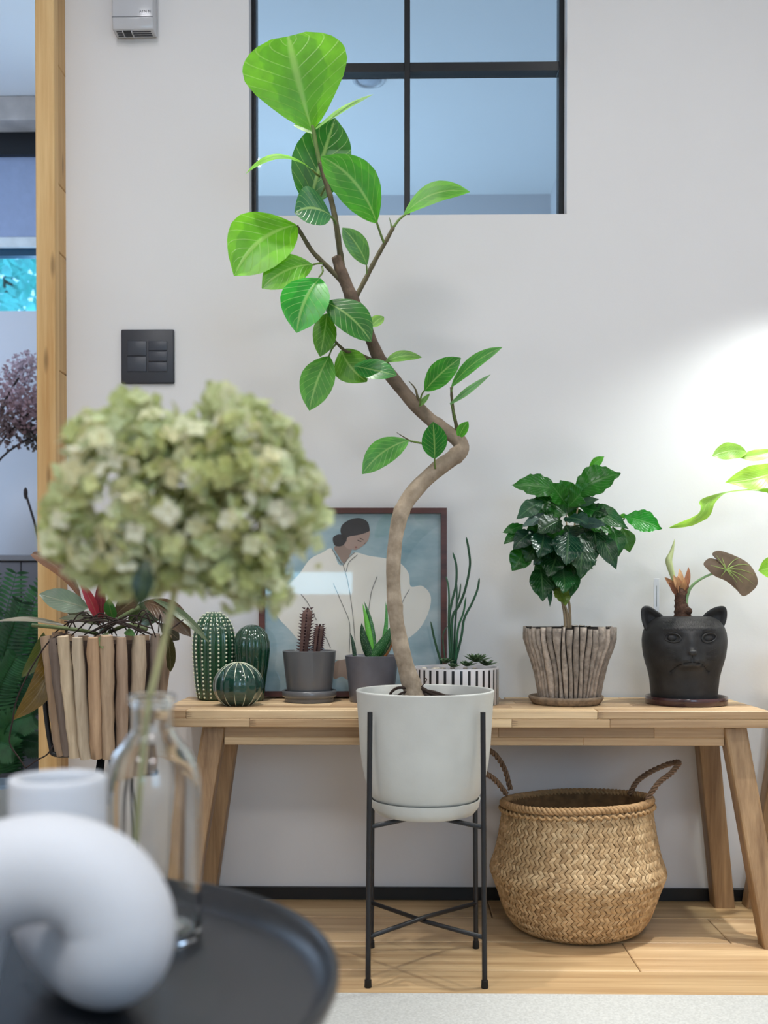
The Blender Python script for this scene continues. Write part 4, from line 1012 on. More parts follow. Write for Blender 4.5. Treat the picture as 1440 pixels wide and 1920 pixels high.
# lime philodendron at the right edge, standing on the second bench
Y = 2.16
pc_ = P(1520, 1300, Y)
o = thing('lime_philodendron', 'lime green philodendron reaching in from the right edge', 'potted plant', (pc_.x, Y, ZB))
mesh('pot', lathe([(0, ZB), (0.05, ZB), (0.055, ZB + 0.005), (0.068, ZB + 0.12), (0.064, ZB + 0.12), (0.06, ZB + 0.105), (0, ZB + 0.105)], pc_.x, Y, 40), simple('white_pot', C(224, 224, 222), 0.4), o, sharp=50)
lm = leafmat('lime_leaf', 12, 0.25, 0.25, 0.35, 0.45, 0.35, (0.75, 0.9, 0.4, 1))
pg = simple('lime_petiole', C(150, 190, 70), 0.5)
c0 = Vector((pc_.x, Y, ZB + 0.10))
for (pts) in ([(1440, 922), (1470, 940), (1500, 1040)], [(1440, 845), (1480, 880), (1510, 1000)], [(1440, 880), (1475, 910), (1512, 1020)], [(1452, 1080), (1490, 1130)]):
    mesh('petiole', tube(catmull([P(*p, Y - 0.04) for p in pts] + [c0], 5), 0.003, 7), pg, o)
LG = C(150, 196, 70)
mesh('leaf', blade(P(1400, 848, Y - .05), P(1335, 856, Y - .09), 34 * S(Y), (0.1, -1, .3), 'ficus', 14, 6, .05, .05, .15, .04, 2), lm, o, color=C(140, 190, 80))
mesh('leaf', blade(P(1448, 846, Y - .04), P(1385, 858, Y - .05), 26 * S(Y), (0.0, -1, .6), 'ficus', 14, 6, .05, -.10, .2, .03, 2), lm, o, color=LG)
mesh('leaf', blade(P(1460, 878, Y - .04), P(1360, 905, Y - .08), 52 * S(Y), (0, -1, .5), 'ficus', 14, 6, .12, -.14, .2, .05, 2), lm, o, color=LG)
path = [(1446, 921), (1400, 920), (1360, 925), (1328, 942), (1318, 960), (1300, 975), (1255, 989)]
ctrl = catmull([P(*p, Y - .05 - .008 * i) for i, p in enumerate(path)], 5); V, F, U = [], [], []
wid = lerpl([9, 10, 15, 24, 34, 26, 2], 5); n = len(ctrl)
for i, c in enumerate(ctrl):
    t = (ctrl[min(i + 1, n - 1)] - ctrl[max(i - 1, 0)]).normalized(); tw = R(70) * math.sin(i / n * 6.0)
    nn = Quaternion(t, tw) @ Vector((0, -1, 0.3)); s_ = t.cross(nn).normalized()
    for j in range(5): e = -1 + j / 2; V.append(tuple(c + s_ * e * wid[i] / 2 * S(Y) + nn.normalized() * abs(e) * 0.002)); U.append((e / 2 + .5, i / n))
for i in range(n - 1):
    for j in range(4): a = i * 5 + j; F.append((a, a + 1, a + 6, a + 5))
mesh('leaf', (V, F, U), lm, o, color=C(150, 200, 90))
mesh('leaf', blade(P(1470, 1062, Y - .05), P(1422, 1070, Y - .06), 42 * S(Y), (0, -1, .2), 'ficus', 12, 6, .05, 0, .15), lm, o, color=C(140, 200, 60))

# ------------------------------------------------------------------ black plant stand, saucer, rubber plant
YP = 1.885; XP = P(797, HORIZON, YP).x; HS = 0.101
st = thing('plant_stand', 'tall thin black metal plant stand holding the white pot', 'plant stand', (XP, YP, 0))
ztop_ = 0.487
corner = [(-1, -1), (1, -1), (1, 1), (-1, 1)]
for sx_, sy_ in corner:
    k = HS
    lg = mesh('leg', tube([(XP + sx_ * k * 1.02, YP + sy_ * k * 1.02, 0.008), (XP + sx_ * k * 0.985, YP + sy_ * k * 0.985, ztop_)], 0.0047, 12), M['black_metal'], st, sharp=50)
    mesh('rubber_foot', lathe([(0, 0), (0.0062, 0), (0.0066, 0.001), (0.006, 0.014), (0, 0.0145)], XP + sx_ * k * 1.02, YP + sy_ * k * 1.02, 14), M['rubber'], lg, org=ORG[st.name], sharp=50)
for z in (0.089, 0.2838):
    for a, b in (((-1, -1), (1, 1)), ((1, -1), (-1, 1))):
        dz = 0.004 if a[0] < 0 else -0.004
        mesh('cross_bar', tube([(XP + a[0] * HS, YP + a[1] * HS, z), (XP, YP, z + (dz if z < .2 else 0)), (XP + b[0] * HS, YP + b[1] * HS, z)], 0.0042, 10), M['black_metal'], st)
potw = simple('white_composite_pot', C(206, 206, 200), 0.55, 0.05, 16, 0.08, 300)
s_ = S(YP); zs = 0.2882
o = thing('pot_saucer', 'white round saucer under the large white pot on the stand', 'saucer', (XP, YP, zs))
zr = 0.3175
mesh('dish', lathe([(0, zs), (82 * s_, zs), (92 * s_, zs + .003), (101 * s_, zs + .014), (104 * s_, zr), (101.5 * s_, zr), (97 * s_, zs + .016), (88 * s_, zs + .008), (0, zs + .008)], XP, YP, 72), potw, o, sharp=60)
zp = zs + .0085
o = thing('rubber_plant', 'tall crooked variegated rubber tree in the large white pot', 'potted plant', (XP, YP, zp))
zpx = lambda v: P(797, v, YP).z
prof = [(0, zp), (70 * s_, zp), (80 * s_, zp + .003), (88 * s_, zpx(1504)), (97 * s_, zpx(1496)), (103 * s_, zpx(1487)), (108 * s_, zpx(1475)), (113 * s_, zpx(1458)), (119 * s_, zpx(1428)), (122.5 * s_, zpx(1395)), (125.5 * s_, zpx(1345)), (129 * s_, zpx(1297)), (129.5 * s_, zpx(1294.5)), (128.5 * s_, zpx(1293)), (124 * s_, zpx(1293)), (122.5 * s_, zpx(1295)), (119 * s_, zpx(1330)), (0, zpx(1330))]
pot = mesh('pot', lathe(prof, XP, YP, 96), potw, o, sharp=60)
tg = text_geo('ECOPOTS', 0.0078); tp_ = P(723, 1329, YP - 0.1)
thc = math.atan2(tp_.y - YP, tp_.x - XP); thc = -math.pi / 2 + math.asin((P(723, 1329, YP - .105).x - XP) / (125.2 * s_))
rt = 125.6 * s_
mesh('lettering', ([(XP + rt * math.cos(thc + x / rt), YP + rt * math.sin(thc + x / rt), zpx(1333) + y) for x, y, z in tg[0]], tg[1]), simple('grey_print_ink', C(120, 122, 122), 0.7), pot, smooth=False, org=ORG[o.name])
mesh('soil', lathe([(120 * s_, zpx(1312)), (60 * s_, zpx(1308)), (0, zpx(1306))], XP, YP, 40), M['soil'], o)
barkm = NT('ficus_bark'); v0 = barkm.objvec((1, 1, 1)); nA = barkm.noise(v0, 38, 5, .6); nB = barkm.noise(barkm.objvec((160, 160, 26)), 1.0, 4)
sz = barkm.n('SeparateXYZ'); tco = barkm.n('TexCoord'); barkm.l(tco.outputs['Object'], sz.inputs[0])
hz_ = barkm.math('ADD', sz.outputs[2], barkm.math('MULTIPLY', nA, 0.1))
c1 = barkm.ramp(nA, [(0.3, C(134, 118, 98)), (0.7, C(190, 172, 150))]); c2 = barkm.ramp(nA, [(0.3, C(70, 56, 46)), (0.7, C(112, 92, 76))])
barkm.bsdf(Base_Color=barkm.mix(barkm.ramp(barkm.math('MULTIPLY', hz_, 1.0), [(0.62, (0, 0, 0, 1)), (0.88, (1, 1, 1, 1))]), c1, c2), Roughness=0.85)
barkm.bump(barkm.math('ADD', nA, barkm.math('MULTIPLY', nB, 0.7)), 0.6, 0.003)
tk = [(779, 1312, 24, 0), (776, 1296, 20, 0), (766, 1266, 17, 0), (752, 1215, 15.5, 0), (743, 1160, 14.2, -.005), (738, 1105, 13.5, -.01), (738, 1050, 13.3, -.01), (744, 995, 14, -.005), (757, 950, 15, .0), (785, 912, 15, .01), (822, 878, 15, .015), (850, 858, 15.5, .02), (866, 841, 14.5, .025), (858, 824, 14, .03), (838, 810, 13.5, .03), (805, 785, 12.5, .03), (772, 752, 12.5, .025), (742, 716, 12, .02), (715, 680, 12.5, .015), (698, 643, 11, .01), (683, 605, 11, .005), (664, 568, 12, 0), (650, 535, 11.5, 0), (638, 505, 11, 0), (631, 482, 9.5, 0)]
path = catmull([P(a, b, YP + d) for a, b, r, d in tk], 5); rr = lerpl([r * s_ for a, b, r, d in tk], 5)
random.seed(2)
for i in range(len(rr)):
    rr[i] *= 1 + 0.035 * math.sin(i * 0.9) + (0.10 if i % 17 == 5 else 0)
trunk = mesh('trunk', tube(path, rr, 18, True, 0.012), barkm.m, o)
rootm = simple('pale_root', C(176, 158, 134), 0.85, 0.3, 60, 0.4)
rootd = simple('dark_root', C(64, 50, 42), 0.9, 0.3, 60, 0.4)
for pts, r, mt in (([(778, 1285), (783, 1296), (796, 1308)], 4.5, rootm), ([(772, 1288), (774, 1300), (776, 1312)], 4, rootm), ([(790, 1290), (808, 1300), (828, 1306)], 4, rootd), ([(788, 1293), (815, 1298), (835, 1305)], 3, rootd), ([(765, 1290), (745, 1290), (733, 1299), (731, 1308)], 2.6, rootd), ([(768, 1295), (752, 1300), (742, 1308)], 2, rootd), ([(790, 1288), (800, 1275), (795, 1270)], 1.0, rootd), ([(786, 1297), (802, 1306), (812, 1312)], 3.4, rootd)):
    mesh('root', tube(catmull([P(a, b, YP - .012 + .002 * i) for i, (a, b) in enumerate(pts)], 5), r * s_, 8), mt, trunk, org=ORG[o.name])
grn = simple('young_green_stem', C(104, 128, 62), 0.6, 0.25, 40)
brn = simple('olive_brown_stem', C(92, 84, 58), 0.75, 0.35, 50, 0.3)
def branch(pts, r0, r1, mat, dy0=0, dy1=0, nm='branch', seg=8):
    n = len(pts); pa = catmull([P(a, b, YP + dy0 + (dy1 - dy0) * i / (n - 1)) for i, (a, b) in enumerate(pts)], 5); m_ = len(pa)
    return mesh(nm, tube(pa, [(r0 + (r1 - r0) * i / (m_ - 1)) * s_ * (1.12 if i % 4 == 0 else 1) for i in range(m_)], seg), mat, o)
branch([(643, 508), (637, 470), (631, 425), (621, 375), (608, 332), (600, 305)], 5.6, 4.4, brn)
branch([(600, 308), (594, 280), (588, 245), (584, 232)], 4.2, 3.2, grn)
branch([(641, 528), (612, 498), (586, 472), (566, 440), (556, 424)], 5, 3.6, brn, 0, -.03)
branch([(668, 556), (688, 518), (705, 485), (722, 455), (737, 427)], 4.6, 3.6, brn, 0, .0)
branch([(737, 427), (748, 412), (760, 402)], 2.6, 2, grn)
branch([(700, 676), (672, 664), (648, 658), (630, 642), (620, 632)], 3.6, 2.4, brn, .01, -.03)
branch([(672, 590), (640, 580), (618, 566), (604, 554)], 3.4, 2.6, brn, 0, -.03)
branch([(860, 822), (855, 795), (850, 772), (847, 745), (846, 726)], 3.8, 2.2, brn, .025, .01)
branch([(853, 790), (850, 772), (845, 756)], 2, 1.4, grn, .02, 0)
branch([(832, 838), (812, 835), (790, 831), (765, 826)], 2.6, 1.6, grn, .02, -.02, 'petiole')
branch([(772, 828), (758, 820), (744, 811)], 1.8, .5, brn, -.01, -.03, 'bud')
branch([(816, 878), (815, 868), (815, 858)], 1.8, 1.5, grn, .0, -.02, 'petiole')
branch([(790, 764), (783, 744), (778, 728), (766, 714)], 3.2, .6, brn, .02, .01, 'bud')
branch([(787, 760), (790, 742), (797, 730)], 1.8, 1.4, grn, .01, -.01, 'petiole')
branch([(735, 432), (733, 420), (730, 408)], 2.2, .4, grn, 0, 0, 'bud')
branch([(721, 458), (714, 440), (706, 416)], 2.4, 2, grn, 0, -.02, 'petiole')
branch([(687, 520), (688, 508), (687, 496)], 1.8, 1.2, grn, 0, -.01, 'petiole')
branch([(599, 330), (592, 325), (584, 317)], 2.4, 1.8, grn, 0, -.02, 'petiole')
branch([(632, 424), (626, 412), (618, 404)], 2.4, 1.8, grn, 0, -.02, 'petiole')
branch([(610, 350), (598, 372), (580, 390)], 2, 1.6, grn, .01, .03, 'petiole')
branch([(606, 494), (596, 494), (584, 497)], 2, 1.6, grn, -.01, -.03, 'petiole')
branch([(604, 500), (605, 510), (598, 520)], 2, 1.4, grn, -.01, -.04, 'petiole')
branch([(630, 645), (622, 655), (616, 670)], 2, 1.4, grn, -.02, -.03, 'petiole')
branch([(848, 725), (846, 735)], 2, 1.8, grn, .01, .01, 'petiole')
fl_ = leafmat('ficus_leaf', 8, 0.34, 0.5, 0.34, 0.34, 0.32, (0.52, 0.72, 0.26, 1), 0.5, 0.86)
BR, MD, DK, OL = C(96, 170, 22), C(62, 146, 22), C(30, 100, 24), C(78, 136, 40)
# (base, tip, width px, colour, depth of base, depth of tip, shape, normal, bend, side, fold)
FL = [((584, 243), (541, 68), 186, BR, .0, -.03, 'obov', (0.05, -1, .15), .05, -.02, .10),
      ((592, 242), (700, 177), 27, C(118, 170, 88), .01, -.02, 'lance', (0, -.8, .8), .05, .05, .1),
      ((586, 250), (550, 234), 16, C(110, 165, 70), .01, .02, 'ficus', (0, -1, .2), .0, .1, .1),
      ((578, 388), (629, 222), 108, DK, .035, .045, 'ficus', (0, -1, .1), .03, .0, .1),
      ((586, 319), (460, 327), 40, C(104, 166, 52), -.02, -.05, 'ficus', (0, -.65, .9), .20, .0, .1),
      ((706, 418), (602, 293), 80, MD, -.02, -.05, 'ficus', (-.2, -1, .2), .05, .10, .12),
      ((757, 403), (881, 360), 48, C(96, 172, 62), .0, -.03, 'ficus', (0, -1, .4), .05, -.14, .12),
      ((556, 422), (439, 517), 114, BR, -.03, -.07, 'ficus', (.1, -1, .2), .06, .10, .12),
      ((620, 404), (552, 400), 84, C(44, 104, 62), -.03, -.06, 'ficus', (0, -1, .3), .05, .16, .14),
      ((586, 496), (491, 541), 64, C(88, 160, 34), -.04, -.07, 'ficus', (.1, -1, .2), .05, .08, .12),
      ((600, 522), (556, 624), 84, C(34, 146, 40), -.05, -.09, 'ficus', (.1, -1, .3), .06, .06, .16),
      ((610, 566), (696, 641), 64, DK, -.04, -.06, 'ficus', (.1, -1, .3), .05, -.06, .14),
      ((613, 588), (600, 669), 44, OL, -.03, -.05, 'ficus', (.4, -1, .1), .05, .0, .12),
      ((617, 668), (580, 770), 60, C(72, 140, 52), -.03, -.06, 'ficus', (.1, -1, .1), .04, .04, .12),
      ((640, 656), (688, 716), 62, OL, .0, -.02, 'ficus', (-.1, -1, .1), .05, .08, .12),
      ((664, 686), (744, 704), 46, C(28, 112, 36), -.03, -.06, 'ficus', (0, -1, .5), .06, .04, .14),
      ((722, 679), (791, 670), 24, C(92, 146, 62), .0, .03, 'ficus', (0, -1, .4), .04, -.08, .12),
      ((796, 733), (864, 671), 46, C(48, 130, 34), -.01, -.04, 'ficus', (-.1, -1, .2), .05, -.02, .12),
      ((846, 726), (942, 651), 28, C(72, 146, 66), .01, -.04, 'ficus', (.3, -.9, .5), .06, -.05, .14),
      ((844, 758), (920, 702), 17, C(96, 150, 104), .0, -.04, 'lance', (.3, -.8, .6), .06, .06, .14),
      ((860, 822), (878, 790), 20, C(70, 152, 46), .02, .0, 'ficus', (.2, -1, .2), .04, -.06, .1),
      ((766, 826), (679, 889), 48, C(74, 146, 60), -.02, -.05, 'ficus', (.1, -1, .2), .05, .08, .12),
      ((815, 860), (812, 791), 46, C(26, 108, 34), -.02, -.05, 'ficus', (.1, -1, .1), .05, .0, .12),
      ((688, 497), (642, 427), 38, C(80, 134, 76), -.01, -.03, 'ficus', (-.2, -1, .1), .04, .06, .12),
      ((696, 613), (720, 594), 22, C(110, 160, 74), .02, .03, 'ficus', (0, -1, .2), .04, -.06, .1),
      ((786, 762), (806, 738), 10, C(110, 160, 90), .01, .0, 'lance', (0, -1, .2), .04, 0, .1),
      ((618, 634), (630, 612), 12, C(150, 186, 130), -.03, -.02, 'lance', (0, -1, .2), .04, 0, .1)]
for (b, t, w, col, d0, d1, sh, nr_, be_, sd, fo) in FL:
    mesh('leaf', blade(P(*b, YP + d0), P(*t, YP + d1), w * s_ * 1.04, nr_, sh, 18, 8, be_, sd, fo, 0.006, 2), fl_, o, color=col)

# ------------------------------------------------------------------ belly basket
YK = 2.125; UK = 1083; xk = P(UK, HORIZON, YK).x
bk = thing('belly_basket', 'woven seagrass belly basket with rope handles under the bench', 'basket', (xk, YK, 0))
kp = [(.118, 0.001), (.134, .010), (.147, .028), (.157, .052), (.167, .082), (.176, .106), (.181, .120), (.179, .132), (.172, .150), (.166, .172), (.161, .196), (.157, .220), (.153, .244), (.151, .262)]
def kr(z):
    for (a, za), (b, zb) in zip(kp, kp[1:]):
        if za <= z <= zb: return a + (b - a) * (z - za) / (zb - za)
    return kp[-1][0] if z > kp[-1][1] else kp[0][0]
def dent(th, z):          # soft, slightly irregular rim
    f = max(0, (z - 0.15) / 0.11)
    return 1 + f * (0.025 * math.sin(2 * th + 0.6) + 0.012 * math.sin(5 * th)), 0.010 * f * math.sin(th + 2.6)
wv = tinted('seagrass', 0.75, 0.22, 90, 0.3, 300)
wv2 = simple('seagrass_core', C(132, 100, 66), 0.9, 0.3, 60)
def kpt(th, z, off=0.0):
    d, dz = dent(th, z); r = kr(z) * d + off
    return (xk + r * math.cos(th), YK + r * math.sin(th), z + dz)
zs_ = [0.001 + 0.262 * i / 40 for i in range(41)]
V, F = [], []; SG = 90
for off, zl in ((-0.003, zs_), (-0.007, zs_[::-1])):
    for z in zl:
        for k in range(SG): V.append(kpt(2 * math.pi * k / SG, z, off))
n = len(V) // SG
for i in range(n - 1):
    for k in range(SG): k2 = (k + 1) % SG; F.append((i * SG + k, i * SG + k2, (i + 1) * SG + k2, (i + 1) * SG + k))
F.append(tuple(reversed(range(SG))))
mesh('body', (V, F), wv2, bk)
mesh('base', lathe([(0, .0005), (.117, .0005), (.117, .004), (0, .004)], xk, YK, 48), wv2, bk)
random.seed(9)
NC, NR = 96, 31; L_ = [0]
for (a, za), (b, zb) in zip(kp, kp[1:]): L_.append(L_[-1] + math.hypot(b - a, zb - za))
def zat(s):
    for i in range(len(kp) - 1):
        if L_[i] <= s <= L_[i + 1]: return kp[i][1] + (kp[i + 1][1] - kp[i][1]) * (s - L_[i]) / (L_[i + 1] - L_[i])
    return kp[-1][1]
G = {0: [], 1: [], 2: []}
hs = (L_[-1] - 0.002) / NR; dth = 2 * math.pi / NC
for i in range(NR):
    for k in range(NC):
        th = k * dth + random.uniform(-.004, .004); sl = (1 if i % 2 else -1) * dth * 0.62
        V = []
        for j, fz in enumerate((-0.12, 0.25, 0.75, 1.12)):
            z = zat(max(0, min(L_[-1], (i + fz) * hs + 0.001))); c = th + sl * (fz - 0.5)
            hgt = (0.0005, 0.0022, 0.0022, 0.0002)[j]
            for e, oo in ((-0.44, -0.0008), (0.0, hgt), (0.44, -0.0008)): V.append(kpt(c + e * dth, z, oo))
        G[random.choice((0, 0, 1, 2))].append((V, [(a * 3 + b, a * 3 + b + 1, a * 3 + b + 4, a * 3 + b + 3) for a in range(3) for b in range(2)]))
for k, col in ((0, C(194, 162, 120)), (1, C(210, 180, 138)), (2, C(174, 142, 102))):
    tag(mesh('weave', merge(*G[k]), wv, bk, color=col), kind='stuff')
def twist(path, r, amp, turns, ph0):
    path = [Vector(p) for p in path]; out = []; n = len(path)
    for i, p in enumerate(path):
        t = (path[min(i + 1, n - 1)] - path[max(i - 1, 0)]).normalized(); a = t.cross(Vector((0.3, 0.2, 1))).normalized(); b = t.cross(a)
        f = ph0 + turns * 6.2832 * i / (n - 1); out.append(p + (a * math.cos(f) + b * math.sin(f)) * amp)
    return tube(out, r, 6)
rim = [kpt(2 * math.pi * k / 240, .264) for k in range(241)]
for ph0 in (0, 2.1, 4.2): mesh('rim_braid', twist(rim, 0.0042, 0.0045, 34, ph0), wv, bk, color=C(176, 140, 98))
inr_ = [kpt(2 * math.pi * k / 240, .252, .0045) for k in range(241)]
mesh('rim_braid', twist(inr_, 0.003, 0.003, 60, 0), wv, bk, color=C(186, 150, 106))
for pts in ([(950, 1490, .0), (928, 1462, -.02), (905, 1446, -.03), (893, 1425, -.03), (905, 1408, -.02), (925, 1412, .0), (945, 1440, .02), (957, 1480, .03)], [(1180, 1490, .05), (1195, 1465, .05), (1222, 1446, .04), (1255, 1432, .03), (1273, 1430, .01), (1258, 1450, -.02), (1235, 1468, -.04), (1212, 1500, -.05)]):
    pa = catmull([P(a, b, YK + d) for a, b, d in pts], 14)
    h = None
    for ph0 in (0, 2.1, 4.2):
        g = twist(pa, 0.0026, 0.0036, 10, ph0)
        x = mesh('handle' if h is None else 'strand', g, wv, bk if h is None else h, color=C(128, 100, 76), org=ORG[bk.name])
        h = h or x

# ------------------------------------------------------------------ driftwood planter on its black stand
YD = 1.945; UD = 199; xd = P(UD, HORIZON, YD).x; sd_ = S(YD); zb_ = P(UD, 1408, YD).z; zt_ = P(UD, 1192, YD).z
o = thing('driftwood_planter', 'basket-like planter of upright driftwood sticks with trailing reddish plant', 'potted plant', (xd, YD, zb_))
mesh('pot', lathe([(0, zb_), (78 * sd_, zb_), (104 * sd_, zt_ - .012), (98 * sd_, zt_ - .012), (94 * sd_, zt_ - .03), (0, zt_ - .03)], xd, YD, 40), simple('dark_liner', C(62, 46, 38), 0.9), o, sharp=50)
mesh('soil', lathe([(95 * sd_, zt_ - .029), (50 * sd_, zt_ - .02), (0, zt_ - .014)], xd, YD, 30), M['soil'], o)
dw = wood('driftwood', (0.5, 0.42, 0.36, 1), (1.0, 0.95, 0.88, 1), 'Z', 0.85, True, 1.5, True, 0.5)
front = {(83, 104): (C(172, 156, 140), 9), (104, 126): (C(182, 158, 134), 11), (126, 147): (C(128, 115, 108), 11), (149, 164): (C(226, 210, 184), 11.5), (178, 185): (C(216, 204, 184), 11), (208, 208): (C(206, 176, 146), 11.5), (232, 229): (C(196, 174, 150), 12.5), (257, 252): (C(180, 158, 140), 11), (284, 274): (C(208, 192, 172), 14), (307, 291): (C(152, 138, 128), 11)}
random.seed(14)
def stick(pt, pb, r, col, tlt):
    n = 9; pa = []
    for i in range(n): f = i / (n - 1); pa.append(pb.lerp(pt, f) + Vector((random.uniform(-1, 1), random.uniform(-1, 1), 0)) * 0.0012)
    rr = [r * sd_ * random.uniform(0.92, 1.06) for _ in range(n)]; rr[0] *= 0.92; rr[-1] *= 0.82
    g = tube(pa, rr, 10, True, 0.05)
    mesh('driftwood_stick', g, dw, o, color=col, sharp=60)
for (ut, ub), (col, r) in front.items():
    ut_, ub_ = ut, ub
    cxr = (ut - UD) / 116.0; cxr = max(-.985, min(.985, cxr)); cb = max(-.985, min(.985, (ub - UD) / 95.0))
    pt = Vector((xd + cxr * 112 * sd_, YD - math.sqrt(1 - cxr ** 2) * 112 * sd_, zt_ + random.uniform(-.006, .006)))
    pb = Vector((xd + cb * 87 * sd_, YD - math.sqrt(1 - cb ** 2) * 87 * sd_, zb_ + random.uniform(-.002, .004)))
    stick(pt, pb, r, col, 0)
for k in range(12):
    a = R(4 + 172 * k / 11); c = random.uniform(.8, 1.1)
    stick(Vector((xd + math.cos(a) * 113 * sd_, YD + math.sin(a) * 113 * sd_, zt_ + random.uniform(-.008, .006))), Vector((xd + math.cos(a) * 89 * sd_, YD + math.sin(a) * 89 * sd_, zb_)), 12, C(160 * c, 138 * c, 118 * c), 0)
ll = leafmat('philodendron_leaf', 9, 0.22, 0.0, 0.3, 0.25, 0.4, (0.45, 0.36, 0.24, 1), 0.5, 0.85)
DL = [((152, 1125), (60, 1038), 30, C(112, 76, 56), -.04, 'obov', (.3, -.8, .5), .05, .10, .3), ((165, 1140), (73, 1114), 46, C(104, 122, 104), -.05, 'ficus', (0, -1, .5), .06, -.03, .15), ((186, 1170), (149, 1088), 19, C(168, 48, 66), -.03, 'lance', (.2, -1, .1), .03, .04, .3), ((190, 1168), (192, 1080), 24, C(120, 40, 56), -.02, 'lance', (-.2, -1, .1), .03, .0, .3),
      ((128, 1176), (-12, 1166), 17, C(150, 146, 132), -.06, 'lance', (0, -.6, .9), .05, .04, .2), ((88, 1192), (24, 1350), 46, C(112, 86, 28), -.07, 'ficus', (.4, -1, .1), .08, -.16, .15), ((82, 1186), (40, 1270), 30, C(84, 92, 40), -.05, 'ficus', (.5, -1, 0), .08, -.10, .15),
      ((270, 1128), (358, 1194), 46, C(84, 62, 42), -.05, 'ficus', (.1, -1, .4), .08, -.08, .15), ((290, 1125), (392, 1206), 18, C(92, 110, 80), -.07, 'lance', (.1, -1, .4), .05, -.05, .3), ((214, 1156), (264, 1116), 36, C(76, 58, 36), -.02, 'ficus', (0, -1, .3), .05, 0, .15), ((262, 1170), (312, 1150), 30, C(64, 84, 44), -.04, 'ficus', (0, -1, .5), .06, 0, .15), ((212, 1160), (204, 1122), 24, C(58, 110, 62), -.06, 'ficus', (0, -1, .2), .05, 0, .15), ((200, 1186), (192, 1216), 20, C(120, 146, 96), -.125, 'ficus', (0, -1, .2), .05, 0, .15), ((235, 1184), (254, 1192), 14, C(70, 120, 60), -.115, 'ficus', (0, -1, .3), .05, 0, .15),
      ((312, 1185), (320, 1260), 28, C(74, 70, 42), .0, 'ficus', (-.3, -1, .1), .05, -.06, .15), ((240, 1165), (300, 1130), 34, C(58, 72, 42), .02, 'ficus', (0, -1, .4), .05, 0, .15), ((190, 1172), (110, 1160), 26, C(74, 82, 58), -.06, 'ficus', (0, -.6, .9), .06, 0, .15), ((205, 1165), (150, 1150), 24, C(60, 66, 44), -.02, 'ficus', (0, -.7, .8), .05, 0, .15), ((185, 1168), (240, 1140), 24, C(90, 66, 46), .03, 'ficus', (0, -.8, .6), .05, 0, .15), ((300, 1170), (336, 1200), 28, C(56, 50, 34), .03, 'ficus', (0, -1, .4), .05, 0, .15), ((160, 1165), (120, 1120), 30, C(66, 70, 46), .04, 'ficus', (0, -1, .4), .05, 0, .15)]
for (b, t, w, col, dy, sh, nr_, be_, sd, fo) in DL:
    mesh('leaf', blade(P(*b, YD + dy * 0.3), P(*t, YD + dy), w * sd_, nr_, sh, 16, 6, be_, sd, fo, 0.015, 2), ll, o, color=col)
twm = simple('dark_aerial_root', C(48, 34, 30), 0.9, 0.3, 60)
stm = simple('thick_green_stem', C(96, 108, 66), 0.6, 0.2, 40)
mesh('stem', tube(catmull([P(190, 1185, YD), P(225, 1160, YD - .02), P(262, 1138, YD - .02)], 5), 0.005, 8), stm, o)
mesh('stem', tube(catmull([P(205, 1185, YD), P(240, 1172, YD - .04), P(275, 1180, YD - .06)], 5), 0.004, 8), stm, o)
mesh('stem', tube(catmull([P(182, 1188, YD - .02), P(140, 1180, YD - .07), P(60, 1172, YD - .06)], 5), 0.0036, 8), stm, o)
for i in range(26):
    u0, u1 = random.uniform(110, 300), random.uniform(90, 310); d = random.uniform(-.09, .02)
    mesh('aerial_root', tube(catmull([P(u0, random.uniform(1180, 1196), YD + d), P((u0 + u1) / 2, random.uniform(1140, 1176), YD + d - .01), P(u1, random.uniform(1155, 1190), YD + d)], 4), 0.0013, 5), twm, o)
for pts in ([(130, 1186), (95, 1200), (60, 1250), (32, 1310), (24, 1350), (18, 1392), (35, 1420), (48, 1440)], [(100, 1398), (88, 1415), (70, 1425), (48, 1440)], [(122, 1190), (104, 1210), (100, 1235)], [(300, 1195), (320, 1180), (344, 1162)]):
    mesh('aerial_root', tube(catmull([P(a, b, YD - .095) for a, b in pts], 5), 0.0014, 6), twm, o)
sdn = thing('planter_stand', 'black metal cradle stand under the driftwood planter', 'plant stand', (xd, YD, 0))
zc = zb_ - 0.0068
for sx_, sy_ in ((-1, 0), (1, 0), (0, 1)):
    up_ = [Vector((xd + sx_ * q_, YD + sy_ * q_, z)) for q_, z in ((0.1215, zb_ + .118), (0.116, zb_ + .06), (0.108, zb_ + .008), (0.100, zc), (0.05, zc), (0, zc))]
    if sx_ > 0: up_ = [Vector((xd + sx_ * q_, YD, z)) for q_, z in ((0.105, zb_ + .008), (0.097, zc), (0.05, zc), (0, zc))]
    mesh('cradle_arm', tube(catmull(up_, 5), 0.0052, 8), M['black_metal'], sdn)
for sx_, sy_ in ((-1, -1), (1, -1), (-1, 1), (1, 1)):
    mesh('leg', tube([(xd + sx_ * 0.01, YD + sy_ * 0.01, zc), (xd + sx_ * 0.055, YD + sy_ * 0.055, 0.0045)], 0.0045, 8), M['black_metal'], sdn)

